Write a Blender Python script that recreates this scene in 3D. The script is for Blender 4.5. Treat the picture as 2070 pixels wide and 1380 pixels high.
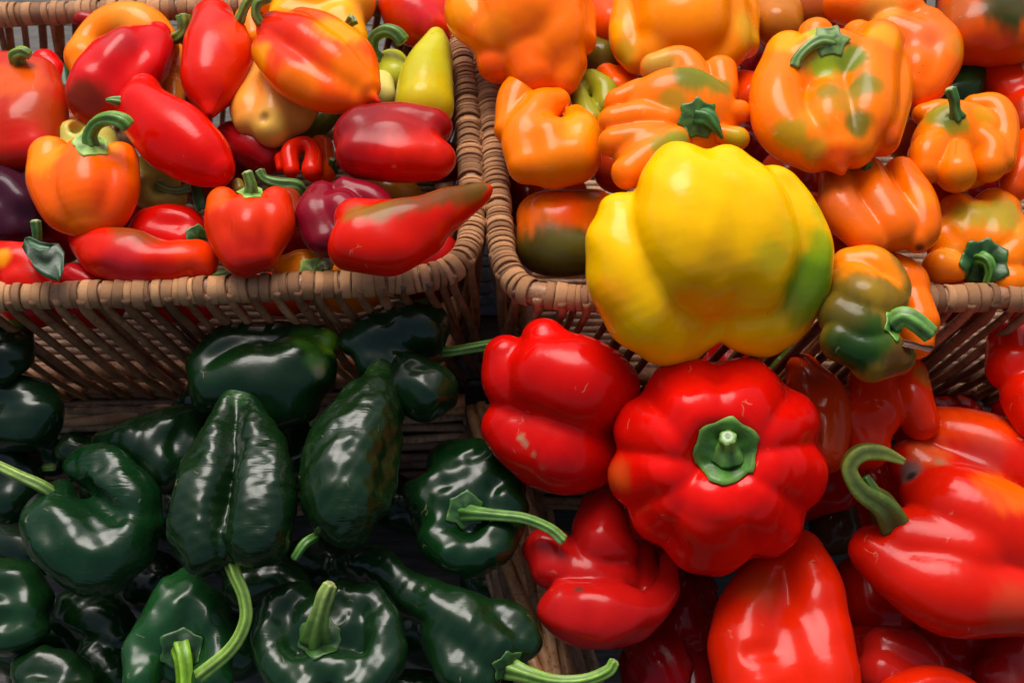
import bpy, math, random
import numpy as np
from mathutils import Vector, Matrix

random.seed(7)
RNG = np.random.RandomState(11)
scene = bpy.context.scene
COL = scene.collection
for o in list(bpy.data.objects):
    bpy.data.objects.remove(o)

# ------------------------------------------------------------------ camera
W, H = 2070.0, 1380.0
LENS = 40.0
FPX = W * LENS / 36.0
PITCH = math.radians(55.0)
DIST = 0.62
TGT = np.array([0.0, 0.0, 0.12])
CAM = TGT + DIST * np.array([0.0, -math.cos(PITCH), math.sin(PITCH)])
FWD = np.array([0.0, math.cos(PITCH), -math.sin(PITCH)])
RIGHT = np.array([1.0, 0.0, 0.0])
DOWN = np.array([0.0, -math.sin(PITCH), -math.cos(PITCH)])
cd = bpy.data.cameras.new('camera')
cam = bpy.data.objects.new('camera', cd)
COL.objects.link(cam)
cam.location = CAM
cam.rotation_euler = (math.radians(90) - PITCH, 0, 0)
cd.lens = LENS
cd.sensor_width = 36.0
cd.clip_start = 0.01
cd.clip_end = 100.0
cd.dof.use_dof = True
cd.dof.focus_distance = 0.50
cd.dof.aperture_fstop = 18.0
scene.camera = cam

# ------------------------------------------------------------------ light
SUN_EL, SUN_AZ = math.radians(58), math.radians(-12)   # azimuth from +Y towards +X
world = bpy.data.worlds.new('World')
scene.world = world
world.use_nodes = True
wn = world.node_tree.nodes
wl = world.node_tree.links
wn.clear()
sky = wn.new('ShaderNodeTexSky')
sky.sky_type = 'NISHITA'
sky.sun_disc = False
sky.sun_elevation = SUN_EL
sky.sun_rotation = SUN_AZ
sky.dust_density = 6.0
sky.air_density = 1.0
sky.ozone_density = 1.0
bg = wn.new('ShaderNodeBackground')
bg.inputs[1].default_value = 0.080
wo = wn.new('ShaderNodeOutputWorld')
wl.new(sky.outputs[0], bg.inputs[0])
wl.new(bg.outputs[0], wo.inputs[0])
sd = bpy.data.lights.new('sun', 'SUN')
sd.energy = 1.45
sd.angle = math.radians(36)
sd.color = (1.0, 0.99, 0.975)
sun = bpy.data.objects.new('sun', sd)
COL.objects.link(sun)
sdir = Vector((math.sin(SUN_AZ) * math.cos(SUN_EL), math.cos(SUN_AZ) * math.cos(SUN_EL), math.sin(SUN_EL)))
sun.rotation_euler = sdir.to_track_quat('Z', 'Y').to_euler()
vs = scene.view_settings
vs.view_transform = 'Standard'
vs.look = 'None'
vs.exposure = 0.85
vs.gamma = 1.0

# ------------------------------------------------------------------ placing helpers
def ray(u, v):
    return FWD + RIGHT * ((u - W / 2) / FPX) + DOWN * ((v - H / 2) / FPX)      # axial depth 1

def at(u, v, z, w=0.0):
    """point of the plane at height z seen at (u, v), moved w pixels towards the viewer; also its axial depth"""
    r = ray(u, v)
    d = (z - CAM[2]) / r[2]
    d -= w * d / FPX
    return CAM + r * d, d

def P(u, v, z):
    return at(u, v, z)[0]

# ------------------------------------------------------------------ materials
def mat_new(name):
    m = bpy.data.materials.new(name)
    m.use_nodes = True
    nt = m.node_tree
    nt.nodes.clear()
    out = nt.nodes.new('ShaderNodeOutputMaterial')
    b = nt.nodes.new('ShaderNodeBsdfPrincipled')
    nt.links.new(b.outputs[0], out.inputs[0])
    return m, nt, b

def nz(nt, vec, scale, detail=3.0, rough=0.55, dist=0.0):
    n = nt.nodes.new('ShaderNodeTexNoise')
    n.inputs['Scale'].default_value = scale
    n.inputs['Detail'].default_value = detail
    n.inputs['Roughness'].default_value = rough
    n.inputs['Distortion'].default_value = dist
    if vec is not None:
        nt.links.new(vec, n.inputs['Vector'])
    return n.outputs['Fac']

def ramp(nt, fac, stops):
    r = nt.nodes.new('ShaderNodeValToRGB')
    e = r.color_ramp.elements
    while len(e) < len(stops):
        e.new(0.5)
    for i, (p, c) in enumerate(stops):
        e[i].position = p
        e[i].color = (c[0], c[1], c[2], 1) if not isinstance(c, float) else (c, c, c, 1)
    nt.links.new(fac, r.inputs[0])
    return r.outputs[0]

def mixc(nt, fac, a, b, mode='MIX'):
    m = nt.nodes.new('ShaderNodeMix')
    m.data_type = 'RGBA'
    m.blend_type = mode
    for sock, val in ((m.inputs[0], fac), (m.inputs[6], a), (m.inputs[7], b)):
        if hasattr(val, 'is_linked') or hasattr(val, 'links'):
            nt.links.new(val, sock)
        elif isinstance(val, (int, float)):
            sock.default_value = val
        else:
            sock.default_value = (val[0], val[1], val[2], 1)
    return m.outputs[2]

def skin_mat(name, rough, bump, bscale, coat, sss=0.12, wrinkle=0.0, vein=(1.06, 1.06, 1.04), spec=0.16):
    m, nt, b = mat_new(name)
    tc = nt.nodes.new('ShaderNodeTexCoord').outputs['Object']
    at_ = nt.nodes.new('ShaderNodeAttribute')
    at_.attribute_name = 'Col'
    big = ramp(nt, nz(nt, tc, 45, 4, 0.6), [(0.35, (0.90, 0.90, 0.90)), (0.65, vein)])
    c = mixc(nt, 1.0, at_.outputs['Color'], big, 'MULTIPLY')
    # tiny pores and dry specks
    v = nt.nodes.new('ShaderNodeTexVoronoi')
    v.inputs['Scale'].default_value = 210
    nt.links.new(tc, v.inputs['Vector'])
    sp = ramp(nt, v.outputs['Distance'], [(0.035, 1.0), (0.075, 0.0)])
    gate = ramp(nt, nz(nt, tc, 60, 2), [(0.60, 0.0), (0.66, 1.0)])
    spg = mixc(nt, 1.0, sp, gate, 'MULTIPLY')
    c2 = mixc(nt, spg, c, (0.10, 0.05, 0.02))
    # pale corky hairline scratches
    v2 = nt.nodes.new('ShaderNodeTexVoronoi')
    v2.feature = 'DISTANCE_TO_EDGE'
    v2.inputs['Scale'].default_value = 75
    wv = nt.nodes.new('ShaderNodeVectorMath')
    wv.operation = 'ADD'
    nw = nt.nodes.new('ShaderNodeTexNoise')
    nw.inputs['Scale'].default_value = 90
    nt.links.new(tc, nw.inputs['Vector'])
    sc_ = nt.nodes.new('ShaderNodeVectorMath')
    sc_.operation = 'SCALE'
    sc_.inputs['Scale'].default_value = 0.012
    nt.links.new(nw.outputs['Color'], sc_.inputs[0])
    nt.links.new(tc, wv.inputs[0])
    nt.links.new(sc_.outputs[0], wv.inputs[1])
    nt.links.new(wv.outputs[0], v2.inputs['Vector'])
    ln = ramp(nt, v2.outputs['Distance'], [(0.010, 1.0), (0.026, 0.0)])
    g2 = ramp(nt, nz(nt, tc, 85, 2), [(0.66, 0.0), (0.71, 0.32)])
    lng = mixc(nt, 1.0, ln, g2, 'MULTIPLY')
    c2 = mixc(nt, lng, c2, (0.50, 0.34, 0.20))
    nt.links.new(c2, b.inputs['Base Color'])
    rr = ramp(nt, nz(nt, tc, 110, 5, 0.7), [(0.3, rough * 0.75), (0.7, min(1.0, rough * 1.5))])
    nt.links.new(rr, b.inputs['Roughness'])
    b.inputs['Specular IOR Level'].default_value = spec
    b.inputs['Coat Weight'].default_value = coat
    b.inputs['Coat Roughness'].default_value = 0.10
    b.inputs['Subsurface Weight'].default_value = sss
    b.inputs['Subsurface Radius'].default_value = (1.0, 0.35, 0.15)
    b.inputs['Subsurface Scale'].default_value = 0.004
    bp = nt.nodes.new('ShaderNodeBump')
    bp.inputs['Distance'].default_value = 0.001
    bp.inputs['Strength'].default_value = bump
    h1 = nz(nt, tc, bscale, 3, 0.5, 0.3)
    if wrinkle > 0:
        mp = nt.nodes.new('ShaderNodeMapping')
        mp.inputs['Scale'].default_value = (0.7, 3.4, 2.2)
        nt.links.new(tc, mp.inputs['Vector'])
        h2 = nz(nt, mp.outputs[0], 95, 2, 0.5, 1.2)
        gt = ramp(nt, nz(nt, tc, 28, 1), [(0.42, 0.0), (0.6, 1.0)])
        h2g = mixc(nt, gt, (0.5, 0.5, 0.5), h2)
        h1 = mixc(nt, wrinkle, h1, h2g)
    fine = nz(nt, tc, 380, 3, 0.6)
    h1 = mixc(nt, 0.10, h1, fine)
    nt.links.new(h1, bp.inputs['Height'])
    nt.links.new(bp.outputs[0], b.inputs['Normal'])
    nt.links.new(bp.outputs[0], b.inputs['Coat Normal'])
    return m

M_BELL = skin_mat('bell_skin', 0.15, 0.42, 60, 0.0, sss=0.06)
M_SWEET = skin_mat('sweet_skin', 0.17, 0.38, 60, 0.0, sss=0.06)
M_POB = skin_mat('poblano_skin', 0.20, 0.38, 60, 0.10, sss=0.0, wrinkle=0.3, vein=(1.35, 1.3, 1.2), spec=0.30)
M_POBW = skin_mat('wrinkled_poblano_skin', 0.21, 0.65, 90, 0.10, sss=0.0, wrinkle=0.75, vein=(1.35, 1.3, 1.2), spec=0.30)

def stem_mat():
    m, nt, b = mat_new('stem_green')
    tc = nt.nodes.new('ShaderNodeTexCoord').outputs['Object']
    at_ = nt.nodes.new('ShaderNodeAttribute')
    at_.attribute_name = 'Col'
    n = ramp(nt, nz(nt, tc, 160, 4, 0.6), [(0.3, (0.6, 0.65, 0.6)), (0.7, (1.25, 1.2, 1.2))])
    c = mixc(nt, 1.0, at_.outputs['Color'], n, 'MULTIPLY')
    nt.links.new(c, b.inputs['Base Color'])
    b.inputs['Roughness'].default_value = 0.42
    b.inputs['Subsurface Weight'].default_value = 0.1
    b.inputs['Subsurface Scale'].default_value = 0.002
    bp = nt.nodes.new('ShaderNodeBump')
    bp.inputs['Distance'].default_value = 0.0006
    bp.inputs['Strength'].default_value = 0.6
    nt.links.new(nz(nt, tc, 260, 4, 0.6), bp.inputs['Height'])
    nt.links.new(bp.outputs[0], b.inputs['Normal'])
    return m
M_STEM = stem_mat()

def wicker_mat(name, stops, rough=0.5):
    m, nt, b = mat_new(name)
    tcn = nt.nodes.new('ShaderNodeTexCoord')
    tc = tcn.outputs['Object']
    oi = nt.nodes.new('ShaderNodeObjectInfo')
    add = nt.nodes.new('ShaderNodeVectorMath')
    add.operation = 'MULTIPLY_ADD'
    nt.links.new(oi.outputs['Random'], add.inputs[0])
    add.inputs[1].default_value = (9, 7, 5)
    nt.links.new(tc, add.inputs[2])
    n1 = nz(nt, add.outputs[0], 90, 5, 0.65)
    base = ramp(nt, n1, stops)
    rnd = ramp(nt, oi.outputs['Random'], [(0.0, (0.50, 0.44, 0.40)), (0.3, (0.85, 0.80, 0.76)), (0.7, (1.05, 1.02, 1.0)), (1.0, (1.32, 1.34, 1.36))])
    c = mixc(nt, 1.0, base, rnd, 'MULTIPLY')
    sp = ramp(nt, nz(nt, add.outputs[0], 420, 3, 0.7), [(0.56, 0.0), (0.68, 0.75)])
    c = mixc(nt, sp, c, (0.035, 0.018, 0.010))
    nt.links.new(c, b.inputs['Base Color'])
    b.inputs['Roughness'].default_value = rough
    bp = nt.nodes.new('ShaderNodeBump')
    bp.inputs['Distance'].default_value = 0.0006
    bp.inputs['Strength'].default_value = 0.7
    nt.links.new(nz(nt, add.outputs[0], 320, 5, 0.7), bp.inputs['Height'])
    nt.links.new(bp.outputs[0], b.inputs['Normal'])
    return m
M_RIM = wicker_mat('peeled_willow', [(0.30, (0.34, 0.125, 0.040)), (0.5, (0.54, 0.26, 0.10)), (0.72, (0.66, 0.41, 0.21))], 0.36)
M_ROD = wicker_mat('brown_willow', [(0.30, (0.17, 0.068, 0.026)), (0.55, (0.33, 0.145, 0.056)), (0.75, (0.45, 0.24, 0.11))], 0.5)
M_OLD = wicker_mat('weathered_willow', [(0.30, (0.20, 0.105, 0.055)), (0.55, (0.40, 0.23, 0.13)), (0.75, (0.56, 0.37, 0.22))], 0.6)

def wood_mat():
    m, nt, b = mat_new('weathered_board')
    tc = nt.nodes.new('ShaderNodeTexCoord').outputs['Object']
    mp = nt.nodes.new('ShaderNodeMapping')
    mp.inputs['Scale'].default_value = (1, 14, 14)
    nt.links.new(tc, mp.inputs['Vector'])
    n = nz(nt, mp.outputs[0], 22, 6, 0.7, 0.4)
    c = ramp(nt, n, [(0.3, (0.03, 0.027, 0.024)), (0.55, (0.10, 0.09, 0.08)), (0.75, (0.20, 0.18, 0.16))])
    nt.links.new(c, b.inputs['Base Color'])
    b.inputs['Roughness'].default_value = 0.75
    bp = nt.nodes.new('ShaderNodeBump')
    bp.inputs['Distance'].default_value = 0.001
    bp.inputs['Strength'].default_value = 0.8
    nt.links.new(n, bp.inputs['Height'])
    nt.links.new(bp.outputs[0], b.inputs['Normal'])
    return m
M_WOOD = wood_mat()

def flat_mat(name, col, rough=0.6):
    m, nt, b = mat_new(name)
    tc = nt.nodes.new('ShaderNodeTexCoord').outputs['Object']
    n = ramp(nt, nz(nt, tc, 120, 4, 0.6), [(0.3, (0.7, 0.7, 0.7)), (0.7, (1.2, 1.2, 1.2))])
    nt.links.new(mixc(nt, 1.0, col, n, 'MULTIPLY'), b.inputs['Base Color'])
    b.inputs['Roughness'].default_value = rough
    return m
M_CLOTH = flat_mat('grey_print_sheet', (0.10, 0.13, 0.19), 0.8)
M_INK = flat_mat('black_ink', (0.008, 0.008, 0.010), 0.6)

# ------------------------------------------------------------------ mesh helpers
def build_mesh(name, V, F, mat, parent=None, normals=None, col=None, smooth=True):
    me = bpy.data.meshes.new(name)
    V = np.asarray(V, dtype=np.float32)
    if isinstance(F, np.ndarray):
        k = F.shape[1]
        me.vertices.add(len(V))
        me.vertices.foreach_set('co', V.ravel())
        me.loops.add(F.size)
        me.loops.foreach_set('vertex_index', F.ravel().astype(np.int32))
        me.polygons.add(len(F))
        me.polygons.foreach_set('loop_start', np.arange(0, F.size, k, dtype=np.int32))
        me.update(calc_edges=True)
    else:
        me.from_pydata(V.tolist(), [], F)
    if smooth:
        me.polygons.foreach_set('use_smooth', np.ones(len(me.polygons), dtype=bool))
    if col is not None:
        ca = me.color_attributes.new('Col', 'FLOAT_COLOR', 'POINT')
        c4 = np.ones((len(V), 4), dtype=np.float32)
        c4[:, :3] = col
        ca.data.foreach_set('color', c4.ravel())
    if normals is not None:
        me.normals_split_custom_set_from_vertices(normals.astype(np.float32).tolist())
    me.materials.append(mat)
    ob = bpy.data.objects.new(name, me)
    COL.objects.link(ob)
    if parent is not None:
        ob.parent = parent
    return ob

def empty(name, label, cat, loc, group=None):
    o = bpy.data.objects.new(name, None)
    o.empty_display_size = 0.01
    o.location = loc
    COL.objects.link(o)
    o['label'] = label
    o['category'] = cat
    if group:
        o['group'] = group
    return o

def catmull(pts, sub):
    pts = np.asarray(pts, dtype=float)
    if len(pts) < 3:
        t = np.linspace(0, 1, sub + 1)[:, None]
        return pts[0] * (1 - t) + pts[-1] * t
    ext = np.vstack([2 * pts[0] - pts[1], pts, 2 * pts[-1] - pts[-2]])
    out = []
    for i in range(1, len(ext) - 2):
        p0, p1, p2, p3 = ext[i - 1], ext[i], ext[i + 1], ext[i + 2]
        for t in np.linspace(0, 1, sub, endpoint=False):
            out.append(0.5 * ((2 * p1) + (-p0 + p2) * t + (2 * p0 - 5 * p1 + 4 * p2 - p3) * t * t + (-p0 + 3 * p1 - 3 * p2 + p3) * t ** 3))
    out.append(ext[-2])
    return np.array(out)

def frames(pts):
    T = np.gradient(pts, axis=0)
    T /= np.linalg.norm(T, axis=1)[:, None] + 1e-12
    n = np.cross(T[0], [0, 0, 1.0])
    if np.linalg.norm(n) < 0.1:
        n = np.cross(T[0], [0, 1.0, 0])
    n /= np.linalg.norm(n)
    N = []
    for t in T:
        n = n - t * np.dot(n, t)
        n /= np.linalg.norm(n) + 1e-12
        N.append(n)
    N = np.array(N)
    return T, N, np.cross(T, N)

def tube(pts, rad, seg=10, ribs=0, ribamp=0.0, flat=1.0):
    """closed tube through pts; returns verts, faces, ring index per vertex"""
    pts = np.asarray(pts, float)
    rad = np.broadcast_to(np.asarray(rad, float), (len(pts),))
    T, N, B = frames(pts)
    a = np.linspace(0, 2 * np.pi, seg, endpoint=False)
    rr = 1 + ribamp * np.cos(ribs * a)
    V = pts[:, None, :] + rad[:, None, None] * (N[:, None, :] * (np.cos(a) * rr)[None, :, None] + B[:, None, :] * (np.sin(a) * rr * flat)[None, :, None])
    V = V.reshape(-1, 3)
    n = len(pts)
    F = []
    for i in range(n - 1):
        for j in range(seg):
            j2 = (j + 1) % seg
            F.append((i * seg + j, i * seg + j2, (i + 1) * seg + j2, (i + 1) * seg + j))
    F.append(tuple(range(seg - 1, -1, -1)))
    F.append(tuple((n - 1) * seg + j for j in range(seg)))
    ring = np.repeat(np.arange(n), seg)
    return V, F, ring

# ------------------------------------------------------------------ smooth shapes: unions of swept spheres, meshed
def smin(a, b, k):
    h = np.maximum(k - np.abs(a - b), 0.0) / k
    return np.minimum(a, b) - h * h * k * 0.25

def C(*pts, k=14, sub=7):
    return ('C', pts, k, sub)
def E(u, v, w, ru, rv, rw, ang=0, k=14):
    return ('E', (u, v, w, ru, rv, rw, ang), k, 0)
def S(*pts, k=14, sub=4):
    return ('S', pts, k, sub)

class Body:
    def __init__(self, z, prims, u0, v0, tilt=True, noise=(), seed=0, k=1.0):
        self.z, self.tilt, self.u0, self.v0 = z, tilt, u0, v0
        self.c0, self.d0 = at(u0, v0, z)
        self.px = self.d0 / FPX
        self.ops = []
        lo = np.array([1e9] * 3)
        hi = -lo
        for kind, a, kk, sub in prims:
            kk = kk * self.px * k
            if kind in 'CS':
                q = []
                for (u, v, w, r) in a:
                    p, s = self.pos(u, v, w)
                    q.append([p[0], p[1], p[2], r * s])
                q = catmull(q, sub) if len(q) > 1 else np.array(q)
                q[:, 3] = np.maximum(q[:, 3], 1e-4)
                self.ops.append((kind, q.astype(np.float32), np.float32(kk)))
                if kind == 'C':
                    lo = np.minimum(lo, (q[:, :3] - q[:, 3:]).min(0))
                    hi = np.maximum(hi, (q[:, :3] + q[:, 3:]).max(0))
            else:
                u, v, w, ru, rv, rw, ang = a
                p, s = self.pos(u, v, w)
                ca, sa = math.cos(math.radians(ang)), math.sin(math.radians(ang))
                R = np.array([RIGHT * ca + DOWN * sa, -RIGHT * sa + DOWN * ca, -FWD])
                self.ops.append(('E', (p.astype(np.float32), R.astype(np.float32), (np.array([ru, rv, rw]) * s).astype(np.float32)), np.float32(kk)))
                m = max(ru, rv, rw) * s
                lo = np.minimum(lo, p - m)
                hi = np.maximum(hi, p + m)
        self.lo, self.hi = lo, hi
        rs = np.random.RandomState(seed + 3)
        self.noise = []
        for amp, wl in list(noise):
            K = rs.normal(size=(7, 3))
            K /= np.linalg.norm(K, axis=1)[:, None]
            K *= (2 * np.pi / (wl * self.px)) * rs.uniform(0.7, 1.4, size=(7, 1))
            self.noise.append((np.float32(amp * self.px), K.astype(np.float32), rs.uniform(0, 6.28, 7).astype(np.float32)))

    def pos(self, u, v, w):
        if self.tilt:
            p, d = at(u, v, self.z, w)
        else:
            d = self.d0 - w * self.px
            p = CAM + ray(u, v) * d
        return p, d / FPX

    def f(self, p):
        out = None
        for kind, a, k in self.ops:
            if kind in 'CS':
                if len(a) == 1:
                    d = np.linalg.norm(p - a[0, :3], axis=1) - a[0, 3]
                else:
                    d = None
                    for i in range(len(a) - 1):
                        A, Bv = a[i], a[i + 1]
                        ab = Bv[:3] - A[:3]
                        pa = p - A[:3]
                        L = float(np.sqrt(ab @ ab)) + 1e-9
                        x = pa @ (ab / L)
                        rho = np.sqrt(np.maximum(np.einsum('ij,ij->i', pa, pa) - x * x, 0))
                        sl = float(np.clip((Bv[3] - A[3]) / L, -0.95, 0.95))
                        t = np.clip(x + rho * (sl / math.sqrt(1 - sl * sl)), 0, L)
                        di = np.sqrt((x - t) ** 2 + rho * rho) - (A[3] + (Bv[3] - A[3]) * (t / L))
                        d = di if d is None else np.minimum(d, di)
            else:
                c, R, r = a
                q = (p - c) @ R.T
                k0 = np.linalg.norm(q / r, axis=1)
                k1 = np.linalg.norm(q / (r * r), axis=1)
                d = k0 * (k0 - 1) / (k1 + 1e-9)
            if out is None:
                out = d
            elif kind == 'S':
                out = -smin(-out, d, k)
            else:
                out = smin(out, d, k)
        for amp, K, ph in self.noise:
            s = np.sin((p - self.c0.astype(np.float32)) @ K.T + ph)
            out = out + amp * (s.sum(1) / 2.6)
        return out

    def grad(self, p, e=None):
        e = np.float32(e or 1.2 * self.px)
        g = np.empty_like(p)
        for i in range(3):
            d = np.zeros(3, np.float32)
            d[i] = e
            g[:, i] = self.f(p + d) - self.f(p - d)
        return g / (2 * e)

    def project(self, p, level=0.0, it=3, h=None):
        p = np.asarray(p, np.float32)
        h = h or 40 * self.px
        for _ in range(it):
            g = self.grad(p)
            v = self.f(p) - level
            st = (v / np.maximum((g * g).sum(1), 0.05))
            st = np.clip(st, -h, h)
            p = p - st[:, None] * g
        return p

    def hit(self, u, v):
        r = ray(u, v)
        r = r / np.linalg.norm(r)
        t = 0.15
        for _ in range(90):
            p = CAM + r * t
            d = float(self.f(np.array([p], np.float32))[0])
            if d < 3e-5:
                return p
            t += max(d * 0.8, 3e-5)
            if t > 1.5:
                break
        p, s = self.pos(u, v, 0)
        return self.project(np.array([p]), it=6)[0].astype(float)

    def mesh(self, h):
        pad = 3 * h + 12 * self.px
        lo = self.lo - pad
        n = np.ceil((self.hi + pad - lo) / h).astype(int)
        B = 4
        nb = (n + B - 1) // B + 1
        n = nb * B
        lo = lo.astype(np.float32)
        gx = [np.arange(nb[i]) * B * h + B * h / 2 + lo[i] for i in range(3)]
        G = np.stack(np.meshgrid(*gx, indexing='ij'), -1).reshape(-1, 3).astype(np.float32)
        fb = self.f(G).reshape(nb)
        act = np.abs(fb) < B * h * 1.75
        F = np.repeat(np.repeat(np.repeat(np.sign(fb), B, 0), B, 1), B, 2).astype(np.float32)
        idx = np.argwhere(act)
        off = np.stack(np.meshgrid(*[np.arange(B)] * 3, indexing='ij'), -1).reshape(-1, 3)
        ii = (idx[:, None, :] * B + off[None]).reshape(-1, 3)
        pts = (ii * h + lo).astype(np.float32)
        F[ii[:, 0], ii[:, 1], ii[:, 2]] = self.f(pts)
        s = F < 0
        c = s[:-1, :-1, :-1].astype(np.int8)
        tot = np.zeros(c.shape, np.int8)
        for a in (0, 1):
            for b in (0, 1):
                for d in (0, 1):
                    tot += s[a:a + c.shape[0], b:b + c.shape[1], d:d + c.shape[2]]
        m = (tot > 0) & (tot < 8)
        cells = np.argwhere(m)
        vid = -np.ones(c.shape, np.int32)
        vid[m] = np.arange(len(cells))
        V = (cells + 0.5) * h + lo
        V = self.project(V, it=4, h=h)
        quads = []
        for ax in range(3):
            sl0 = [slice(None)] * 3
            sl1 = [slice(None)] * 3
            sl0[ax] = slice(0, -1)
            sl1[ax] = slice(1, None)
            a0, a1 = s[tuple(sl0)], s[tuple(sl1)]
            e = np.argwhere(a0 != a1)
            o1, o2 = (ax + 1) % 3, (ax + 2) % 3
            ok = (e[:, o1] > 0) & (e[:, o2] > 0) & (e[:, o1] < c.shape[o1]) & (e[:, o2] < c.shape[o2]) & (e[:, ax] < c.shape[ax])
            e = e[ok]
            inside = a0[e[:, 0], e[:, 1], e[:, 2]]
            def g(d1, d2):
                q = e.copy()
                q[:, o1] += d1
                q[:, o2] += d2
                return vid[q[:, 0], q[:, 1], q[:, 2]]
            Q = np.stack([g(-1, -1), g(0, -1), g(0, 0), g(-1, 0)], 1)
            Q[~inside] = Q[~inside][:, ::-1]
            quads.append(Q)
        Q = np.vstack(quads)
        Q = Q[(Q >= 0).all(1)]
        N = self.grad(V, e=4.5 * self.px)
        N /= np.linalg.norm(N, axis=1)[:, None] + 1e-9
        return V, Q, N

def vnoise(p, wl, seed):
    rs = np.random.RandomState(seed)
    K = rs.normal(size=(8, 3))
    K /= np.linalg.norm(K, axis=1)[:, None]
    K *= 2 * np.pi / wl * rs.uniform(0.6, 1.5, size=(8, 1))
    return np.sin(p @ K.T + rs.uniform(0, 6.28, 8)).sum(1) / 4.0

COUNT = [0, 0]
def pepper(name, label, z, prims, col, patches=(), stem=None, calyx=None, tilt=True, noise=((1.3, 110),),
           mat=None, cell=6.0, group=None, k=1.0, blotch=None, cat='pepper', extra_stems=()):
    """one pepper: prims in photo pixels about the plane at height z; patches (u, v, radius, colour, strength)"""
    COUNT[0] += 1
    sd_ = COUNT[0]
    first = prims[0][1]
    if prims[0][0] == 'E':
        u0, v0 = first[0], first[1]
    else:
        u0 = sum(q[0] for q in first) / len(first)
        v0 = sum(q[1] for q in first) / len(first)
    b = Body(z, prims, u0, v0, tilt, noise, sd_, k)
    V, Q, N = b.mesh(cell * b.px)
    COUNT[1] += len(Q) * 2
    base = np.array([(b.lo[0] + b.hi[0]) / 2, (b.lo[1] + b.hi[1]) / 2, b.lo[2]])
    root = empty(name, label, cat, base, group)
    cc = np.tile(np.array(col, float), (len(V), 1))
    if blotch:
        bc, amt, wl = blotch
        w = np.clip((vnoise(V - b.c0, wl * b.px, sd_) + 0.15) * 0.9, 0, 1)[:, None] * amt
        cc = cc * (1 - w) + np.array(bc) * w
    Vs = (V - b.c0) * np.array([1.0, 0.30, 0.30])
    nn = 0.8 * vnoise(V - b.c0, 60 * b.px, sd_ + 50) + 0.9 * vnoise(Vs, 17 * b.px, sd_ + 90)
    for (u, v, r, pc, st) in patches:
        h = b.hit(u, v)
        dd = np.linalg.norm(V - h, axis=1) / (r * b.px) + 0.15 * nn
        w = np.clip((1.40 - dd) / 0.85, 0, 1)
        w = (w * w * (3 - 2 * w))[:, None] * st
        cc = cc * (1 - w) + np.array(pc) * w
    build_mesh('body', V - base, Q, mat or M_BELL, root, N, cc)
    if calyx:
        add_calyx(b, base, root, **calyx)
    if stem:
        add_stem(b, base, root, **stem)
    for s in extra_stems:
        add_stem(b, base, root, **s)
    return root, b, base

SG = (0.17, 0.26, 0.03)       # stem green
def add_stem(b, base, root, pts, col=SG, tip=(0.40, 0.38, 0.18), ribs=5, amp=0.19, sink=6, name='stem', base_col=None, cut=True):
    """pts (u, v, dw, r): dw in pixels towards the viewer from the skin at the first point"""
    u0, v0 = pts[0][0], pts[0][1]
    hp = b.hit(u0, v0)
    d0 = float(np.dot(hp - CAM, FWD)) + sink * b.px
    q = []
    for (u, v, w, r) in pts:
        d = d0 - w * b.px
        p = CAM + ray(u, v) * d
        q.append([p[0], p[1], p[2], r * d / FPX])
    q = catmull(q, 7)
    if cut:      # slightly swollen, chamfered cut end
        e = q[-1].copy()
        dirv = q[-1, :3] - q[-2, :3]
        dirv /= np.linalg.norm(dirv)
        e[:3] += dirv * e[3] * 0.14
        e[3] *= 0.80
        q = np.vstack([q, e])
    V, F, ring = tube(q[:, :3], q[:, 3], 20, ribs, amp)
    t = ring / (len(q) - 1)
    c0 = np.array(base_col if base_col is not None else col)
    c = c0[None] * (1 - t[:, None]) + np.array(col)[None] * t[:, None]
    a = np.tile(np.arange(20), len(q)) / 20 * 2 * np.pi
    c = c * (1 + 0.34 * np.cos(ribs * a) + 0.12 * np.sin(3 * a + 9 * t))[:, None]
    c = c * (1 - 0.25 * np.clip(1 - t * 4, 0, 1))[:, None]
    st = build_mesh(name, V - base, F, M_STEM, root, None, c)
    if cut:      # pale pith disc on the cut, standing proud
        e = q[-1]
        T = q[-1, :3] - q[-3, :3]
        T /= np.linalg.norm(T)
        n1 = np.cross(T, [0.3, 0.2, 0.9])
        n1 /= np.linalg.norm(n1)
        n2 = np.cross(T, n1)
        a = np.linspace(0, 2 * np.pi, 14, endpoint=False)
        Vd, Fd = [], []
        for rr, hh in ((0.96, 0.02), (0.80, 0.16), (0.45, 0.02)):
            for x in a:
                Vd.append(e[:3] - base + (n1 * math.cos(x) + n2 * math.sin(x)) * e[3] * rr + T * e[3] * hh)
        Vd.append(e[:3] - base - T * e[3] * 0.05)
        for k_ in range(2):
            for j in range(14):
                j2 = (j + 1) % 14
                Fd.append((k_ * 14 + j, k_ * 14 + j2, (k_ + 1) * 14 + j2, (k_ + 1) * 14 + j))
        for j in range(14):
            Fd.append((28 + j, 28 + (j + 1) % 14, 42))
        cv = np.tile(np.array(tip), (43, 1))
        cv[42] *= 0.55
        build_mesh('cut_end', np.array(Vd), Fd, M_STEM, st, None, cv)
    return st

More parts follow.
